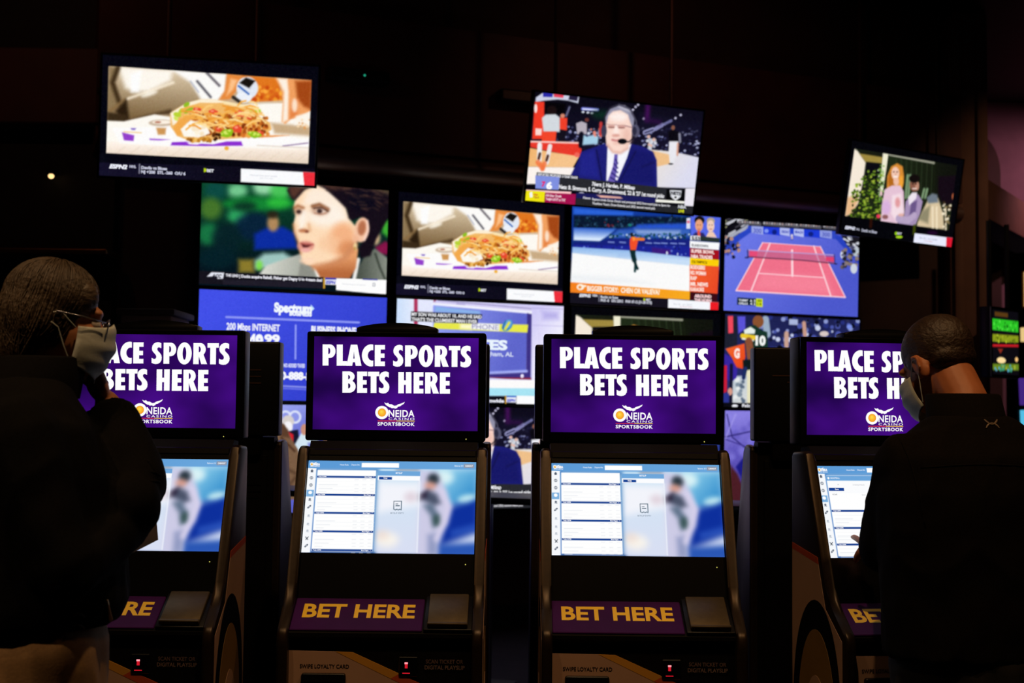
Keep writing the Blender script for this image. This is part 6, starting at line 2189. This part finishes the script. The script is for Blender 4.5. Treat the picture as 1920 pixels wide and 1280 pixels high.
# ---- the man in the dark jacket at the right, touching the screen
fR = Vector((-.10, 1, 0)).normalized()
hR2 = frame((-.48, .80, -.55))
manR = dict(
    f=fR, head=(1.058, 3.165, 1.578), headR=hR2, neck=(1.085, 3.065, 1.455), hem=.93,
    torso=[((1.085, 3.02, .90), .205, .135), ((1.080, 3.02, 1.02), .210, .140), ((1.080, 3.02, 1.15), .216, .140), ((1.082, 3.015, 1.28), .222, .132), ((1.084, 3.015, 1.36), .205, .112), ((1.086, 3.03, 1.415), .150, .088), ((1.087, 3.045, 1.452), .090, .078)],
    lsh=(.930, 3.02, 1.340), lel=(.905, 3.115, 1.135), lwr=(.975, 3.375, 1.120),
    rsh=(1.250, 3.00, 1.345), rel=(1.345, 2.985, 1.10), rwr=(1.315, 3.18, .985),
    lhand=dict(d=(.01, 1.0, .04), n=(.3, .05, -.95), ts=1, curls=[(-6, 6, 6), (55, 75, 45), (60, 78, 45), (62, 75, 45)], thumb=(.926, 3.45, 1.068)),
    rhand=dict(d=(-.2, .95, -.2), n=(-.4, 0, -.9), ts=1, curls=[(20, 30, 20)] * 4),
    lhip=(.995, 3.02, .87), lknee=(.99, 3.05, .48), lank=(.985, 3.02, .10), rhip=(1.17, 3.02, .87), rknee=(1.18, 3.05, .48), rank=(1.19, 3.03, .10),
    skin=M_SKIN2, jacket=M_JACKET2, trousers=M_TROUSER, hairm=M_HAIR2, hairw=.0004, hairs=16, sleeve=1.0,
    hair=[((0, -.016, .041), (.0785, .096, .0855)), ((0, -.045, -.004), (.069, .049, .040)), ((-.064, .000, .018), (.014, .040, .030)), ((.064, .000, .018), (.014, .040, .030))],
)
rootR, jkR, bvhR, MhR, LiR = person('person', 'person in dark jacket seen from behind, pointing at a kiosk screen', (1.08, 3.02, 0), manR)
collar(jkR, LiR, (1.086, 3.045), fR, .094, .090, 1.415, 1.505, M_JACKET2, .35)
bR = Vector((1.08, 3.02, 0))
# yoke seam and shoulder seam piping
for zs in ([(x, 2.4, 1.335 + .012 * math.cos((x - 1.08) * 9)) for x in np.linspace(.93, 1.26, 26)], [(.905 + .028 * t, 2.4, 1.405 - .20 * t) for t in np.linspace(0, 1, 14)]):
    q = cloth_line(bvhR, zs, (0, 1, 0), .002, .0004)
    if len(q) > 2:
        obj('seam', MB().tube([p - bR for p in q], .0016, 6).mesh('seam', M_JACKET2, smooth=True), jkR)
# embroidered emblem on the upper back
mb = MB()
ex, ez, es = 1.108, 1.438, .0155
for sg in (1, -1):
    q = cloth_line(bvhR, [(ex + es * x, 2.4, ez + es * .72 * sg * (x * x * 1.0 - .12)) for x in np.linspace(-1, 1, 13)], (0, 1, 0), .002, .0012)
    if len(q) > 2:
        w_ = [.0012, .0020, .0023, .0022, .0018, .0016, .0015, .0016, .0018, .0022, .0023, .0020, .0012][:len(q)]
        mb.tube([p - bR for p in q], w_, 6)
obj('emblem', mb.mesh('emblem', mat('grey_embroidery', '#6e5e50', .6, var=.05)), jkR)['label'] = 'small grey embroidered emblem'

# ------------------------------------------------------------------ background odds and ends
# dark drink counter in front of the video wall
mb = MB()
A_, B_ = Vector((-2.4, 7.45, 0)), Vector((2.0, 5.82, 0))
dirc = (B_ - A_).normalized()
rot = Matrix.Translation(A_) @ Matrix.Rotation(math.atan2(dirc.y, dirc.x), 4, 'Z')
ln = (B_ - A_).length
t = thing('drink_counter', 'long black drink counter standing below the video wall', 'counter', A_, math.atan2(dirc.y, dirc.x))
obj('counter_top', MB().box(0, ln, 0, .42, .985, 1.02, .006).mesh('counter_top', M_PLASTIC, angle=40), t)
for k in range(5):
    x = .25 + k * (ln - .5) / 4
    obj('counter_leg', MB().box(x - .03, x + .03, .18, .24, .03, .986, .004).box(x - .14, x + .14, .08, .34, 0, .03, .004).mesh('counter_leg', M_METAL, angle=40), t)

# soundbars with a green standby light on the bulkhead
for (uu, zz, lab) in ((.34, 3.60, 'long black soundbar with green light above the woman on screen'), (1.52, 3.585, 'long black soundbar with green light left of the hanging announcer television')):
    p = W0 + UW * uu + NW * .16
    t = thing('soundbar', lab, 'speaker', (p.x, p.y, zz), TH, 'soundbars on the bulkhead')
    obj('enclosure', MB().box(-.2, .2, -.05, .06, -.04, .04, .008).mesh('enclosure', M_PLASTIC, angle=40), t)
    obj('grille', MB().box(-.19, .19, -.054, -.049, -.03, .03, .002, 1).mesh('grille', M_METAL), t)
    obj('standby_light', MB().ell((.03, -.056, .0), (.008, .004, .008), n=10).mesh('standby_light', mat_glow('green_led', '#1f9a78', 1.0), smooth=True), t)

# thin conduit dropping from the ceiling
tag(obj('ceiling_conduit', MB().tube([(-.826, 8.6, 3.50), (-.826, 8.6, CEIL)], .011, 8).tube([(-.826, 8.6, 3.475), (-.826, 8.6, 3.505)], .02, 10).mesh('ceiling_conduit', M_ROD, angle=40)),
    'thin brown conduit hanging from the ceiling above the wall taco picture', 'pipe')

# small lamp and pin light on the left wall
t = thing('wall_lamp', 'small glowing warm lamp on the dark wall at the far left', 'lamp', (-2.80, 7.70, 2.845))
obj('lamp_housing', MB().lathe([(.02, .03), (.035, .02), (.035, .045), (.02, .05)], 16).mesh('lamp_housing', M_METAL, angle=40), t)
obj('lamp_bulb', MB().ell((0, -.02, .008), (.018, .018, .016), n=12).mesh('lamp_bulb', mat_glow('warm_bulb', '#ffcf8a', 1.6), smooth=True), t)
obj('lamp_arm', MB().tube([(0, .0, .035), (0, .07, .035)], .008, 8).mesh('lamp_arm', M_METAL), t)
t = thing('sensor', 'tiny sensor with pale light left of the upper taco television', 'sensor', (-2.47, 7.55, 3.345))
obj('sensor_case', MB().box(-.02, .02, -.01, .06, -.02, .02, .004).mesh('sensor_case', M_PLASTIC, angle=40), t)
obj('sensor_light', MB().ell((0, -.012, 0), (.005, .003, .005), n=8).mesh('sensor_light', mat_glow('pale_led', '#b8c8a0', .9)), t)

# brown cabinet behind the leftmost kiosk
t = thing('cabinet', 'dim brown cabinet behind the kiosk at the masked man', 'cabinet', (-1.75, 6.1, 0))
obj('carcass', MB().box(-.12, .12, 0, .35, 0, 1.90, .01).mesh('carcass', M_TAN, angle=40), t)
obj('cabinet_top', MB().box(-.14, .14, -.02, .37, 1.90, 1.93, .006).mesh('cabinet_top', M_WALL, angle=40), t)
obj('cabinet_door', MB().box(-.11, .11, -.014, .0, .10, 1.86, .003).mesh('cabinet_door', M_TAN), t)

# hanging odds board on the right
def pic_odds():
    c = Canvas([(0, 0), (100, 0), (100, 100), (0, 100)], bg='#0c0a10', W=120, H=100)
    c.poly([(0, 14), (100, 14), (100, 32), (0, 32)], '#2cc426', 1.2); c.dots((5, 15, 95, 31), 30, (1, 3), ['#1a7a18', '#58e848', '#0f5010'], .8)
    c.poly([(0, 38), (100, 37), (100, 48), (0, 50)], '#8a9a1c', 1.5); c.dots((4, 38, 96, 49), 24, (1, 3), ['#5a6a10', '#b4c42c'], .8)
    c.poly([(0, 54), (100, 51), (100, 55), (0, 58)], '#c01c24', 1)
    c.poly([(20, 60), (40, 60), (30, 68)], '#8a2a1c', 1.5)
    c.ell(33, 78, 17, 5, '#ffe0a0', 1.2); c.ell(92, 75, 6, 4, '#f2c078', 1)
    c.poly([(0, 84), (100, 82), (100, 92), (0, 94)], '#6a8a20', 2); c.dots((2, 84, 98, 94), 20, (2, 4), ['#3a9a7a', '#a8b43a', '#58a8c8'], 1)
    c.poly([(10, 3), (60, 3), (60, 10), (10, 10)], '#5a3a14', 1.5)
    c.size = (.42, .50)
    return c


t = thing('odds_board', 'hanging odds display with green, yellow and red bars at the right edge', 'display', (3.86, 10.0, 2.045), math.radians(42))
obj('housing', MB().box(-.235, .235, .0, .09, -.275, .275, .008).mesh('housing', M_PLASTIC, angle=40), t)
co_ = pic_odds()
obj('screen', co_.mesh('screen'), t, loc=(0, -.003, 0))
mb = MB()
for s in (-1, 1):
    mb.box(s * .222 - .012, s * .222 + .012, -.006, .002, -.27, .27); mb.box(-.21, .21, -.006, .002, s * .262 - .012, s * .262 + .012)
obj('bezel', mb.mesh('bezel', M_GLOSS), t)
for x in (-.15, .14):
    obj('hanging_pole', MB().tube([(x, .05, .26), (x, .05, .95)], .02, 10).mesh('hanging_pole', M_PLASTIC, angle=40), t)

# slot machines far away, at the right edge
def slot(x, y, rz, label, c1, c2, c3):
    t = thing('slot_machine', label, 'slot machine', (x, y, 0), rz, 'slot machines in the distance')
    obj('cabinet', MB().prism([(-.30, 0), (.32, 0), (.32, 2.0), (-.10, 2.0), (-.14, 1.15), (-.36, .95), (-.36, .80), (-.28, .74)], -.33, .33, 'x', .01, 2).mesh('cabinet', M_PLASTIC, angle=40), t)
    obj('upper_screen', MB().box(-.28, .28, -.125, -.10, 1.62, 1.95, .004).mesh('upper_screen', mat_glow('slot_' + c1[1:], c1, .8)), t)
    obj('main_screen', MB().box(-.28, .28, -.145, -.12, 1.22, 1.56, .004).mesh('main_screen', mat_glow('slot_' + c2[1:], c2, .9)), t)
    obj('button_deck', MB().box(-.28, .28, -.355, -.2, .955, .975, .004).mesh('button_deck', mat_glow('slot_' + c3[1:], c3, .5)), t)
    obj('seat_light', MB().box(-.30, .30, -.30, -.285, .3, .34, .002, 1).mesh('seat_light', mat_glow('slot_' + c3[1:], c3, .5)), t)


slot(6.42, 15.8, math.radians(18), 'distant slot machine with cyan and violet screens, nearest of the three', '#4a2a8c', '#58c8f0', '#a83ad0')
slot(7.15, 16.6, math.radians(18), 'distant slot machine glowing bright lilac beside the cyan one', '#c88a2a', '#c8a8ff', '#7a3ae0')
slot(7.9, 17.4, math.radians(18), 'farthest slot machine with violet glow at the right edge', '#8c3ad0', '#a060f0', '#c03a90')

# lit wall panels beyond
for i, (x, z0, z1) in enumerate(((7.42, 3.05, 3.55), (7.36, 2.55, 2.75))):
    t = thing('wall_light', ['tall lit cream wall light high at the right edge', 'short lit cream wall light below the tall one'][i], 'lamp', (x, 18.2, z0), 0, 'cream wall lights')
    obj('diffuser', MB().box(-.12, .25, -.04, .0, 0, z1 - z0, .01).mesh('diffuser', mat_glow('cream_light', '#f2d08a', .9)), t)
    obj('light_frame', MB().box(-.15, .28, .0, .05, -.03, z1 - z0 + .03, .006).mesh('light_frame', M_BRASS), t)

# unseen coloured lamps washing the far walls, and two added for the bulkhead
for nm, loc, aim, pw, tint, cone in (('unseen_wash_lamp', (6.6, 11.8, 4.55), (5.2, 13.2, 2.6), 240, (1.0, .45, .55), 110), ('unseen_wash_lamp', (4.9, 8.3, 4.55), (4.4, 10.4, 2.4), 80, (1.0, .62, .36), 80),
                                     ('unseen_wash_lamp', (-2.9, 5.6, 4.55), (-2.6, 7.7, 3.5), 12, (1.0, .40, .24), 90), ('unseen_wash_lamp', (1.6, 7.0, 4.55), (1.2, 9.0, 3.6), 14, (1.0, .40, .24), 100)):  # both added to lift the bulkhead out of black, no fixture seen
    t = thing('unseen_wash_lamp', 'unseen ceiling lamp washing the %s with coloured light' % {240: 'mauve far wall', 80: 'tan rounded panel', 12: 'bulkhead at the far left', 14: 'bulkhead above the video wall'}[pw], 'lamp', loc, group='accent lamps')
    obj('lamp_can', MB().lathe([(.05, -.10), (.06, -.10), (.06, .20), (.05, .20)], 16).mesh('lamp_can', M_METAL, angle=40), t)
    ld = bpy.data.lights.new('unseen_wash_light', 'SPOT')
    ld.energy = pw
    ld.color = tint
    ld.spot_size = math.radians(cone)
    ld.spot_blend = .8
    ld.shadow_soft_size = .06
    lo = bpy.data.objects.new('unseen_wash_light', ld)
    col.objects.link(lo)
    lo.parent = t
    lo.location = (0, 0, -.11)
    lo.rotation_euler = (Vector(aim) - Vector(loc)).to_track_quat('-Z', 'Y').to_euler()
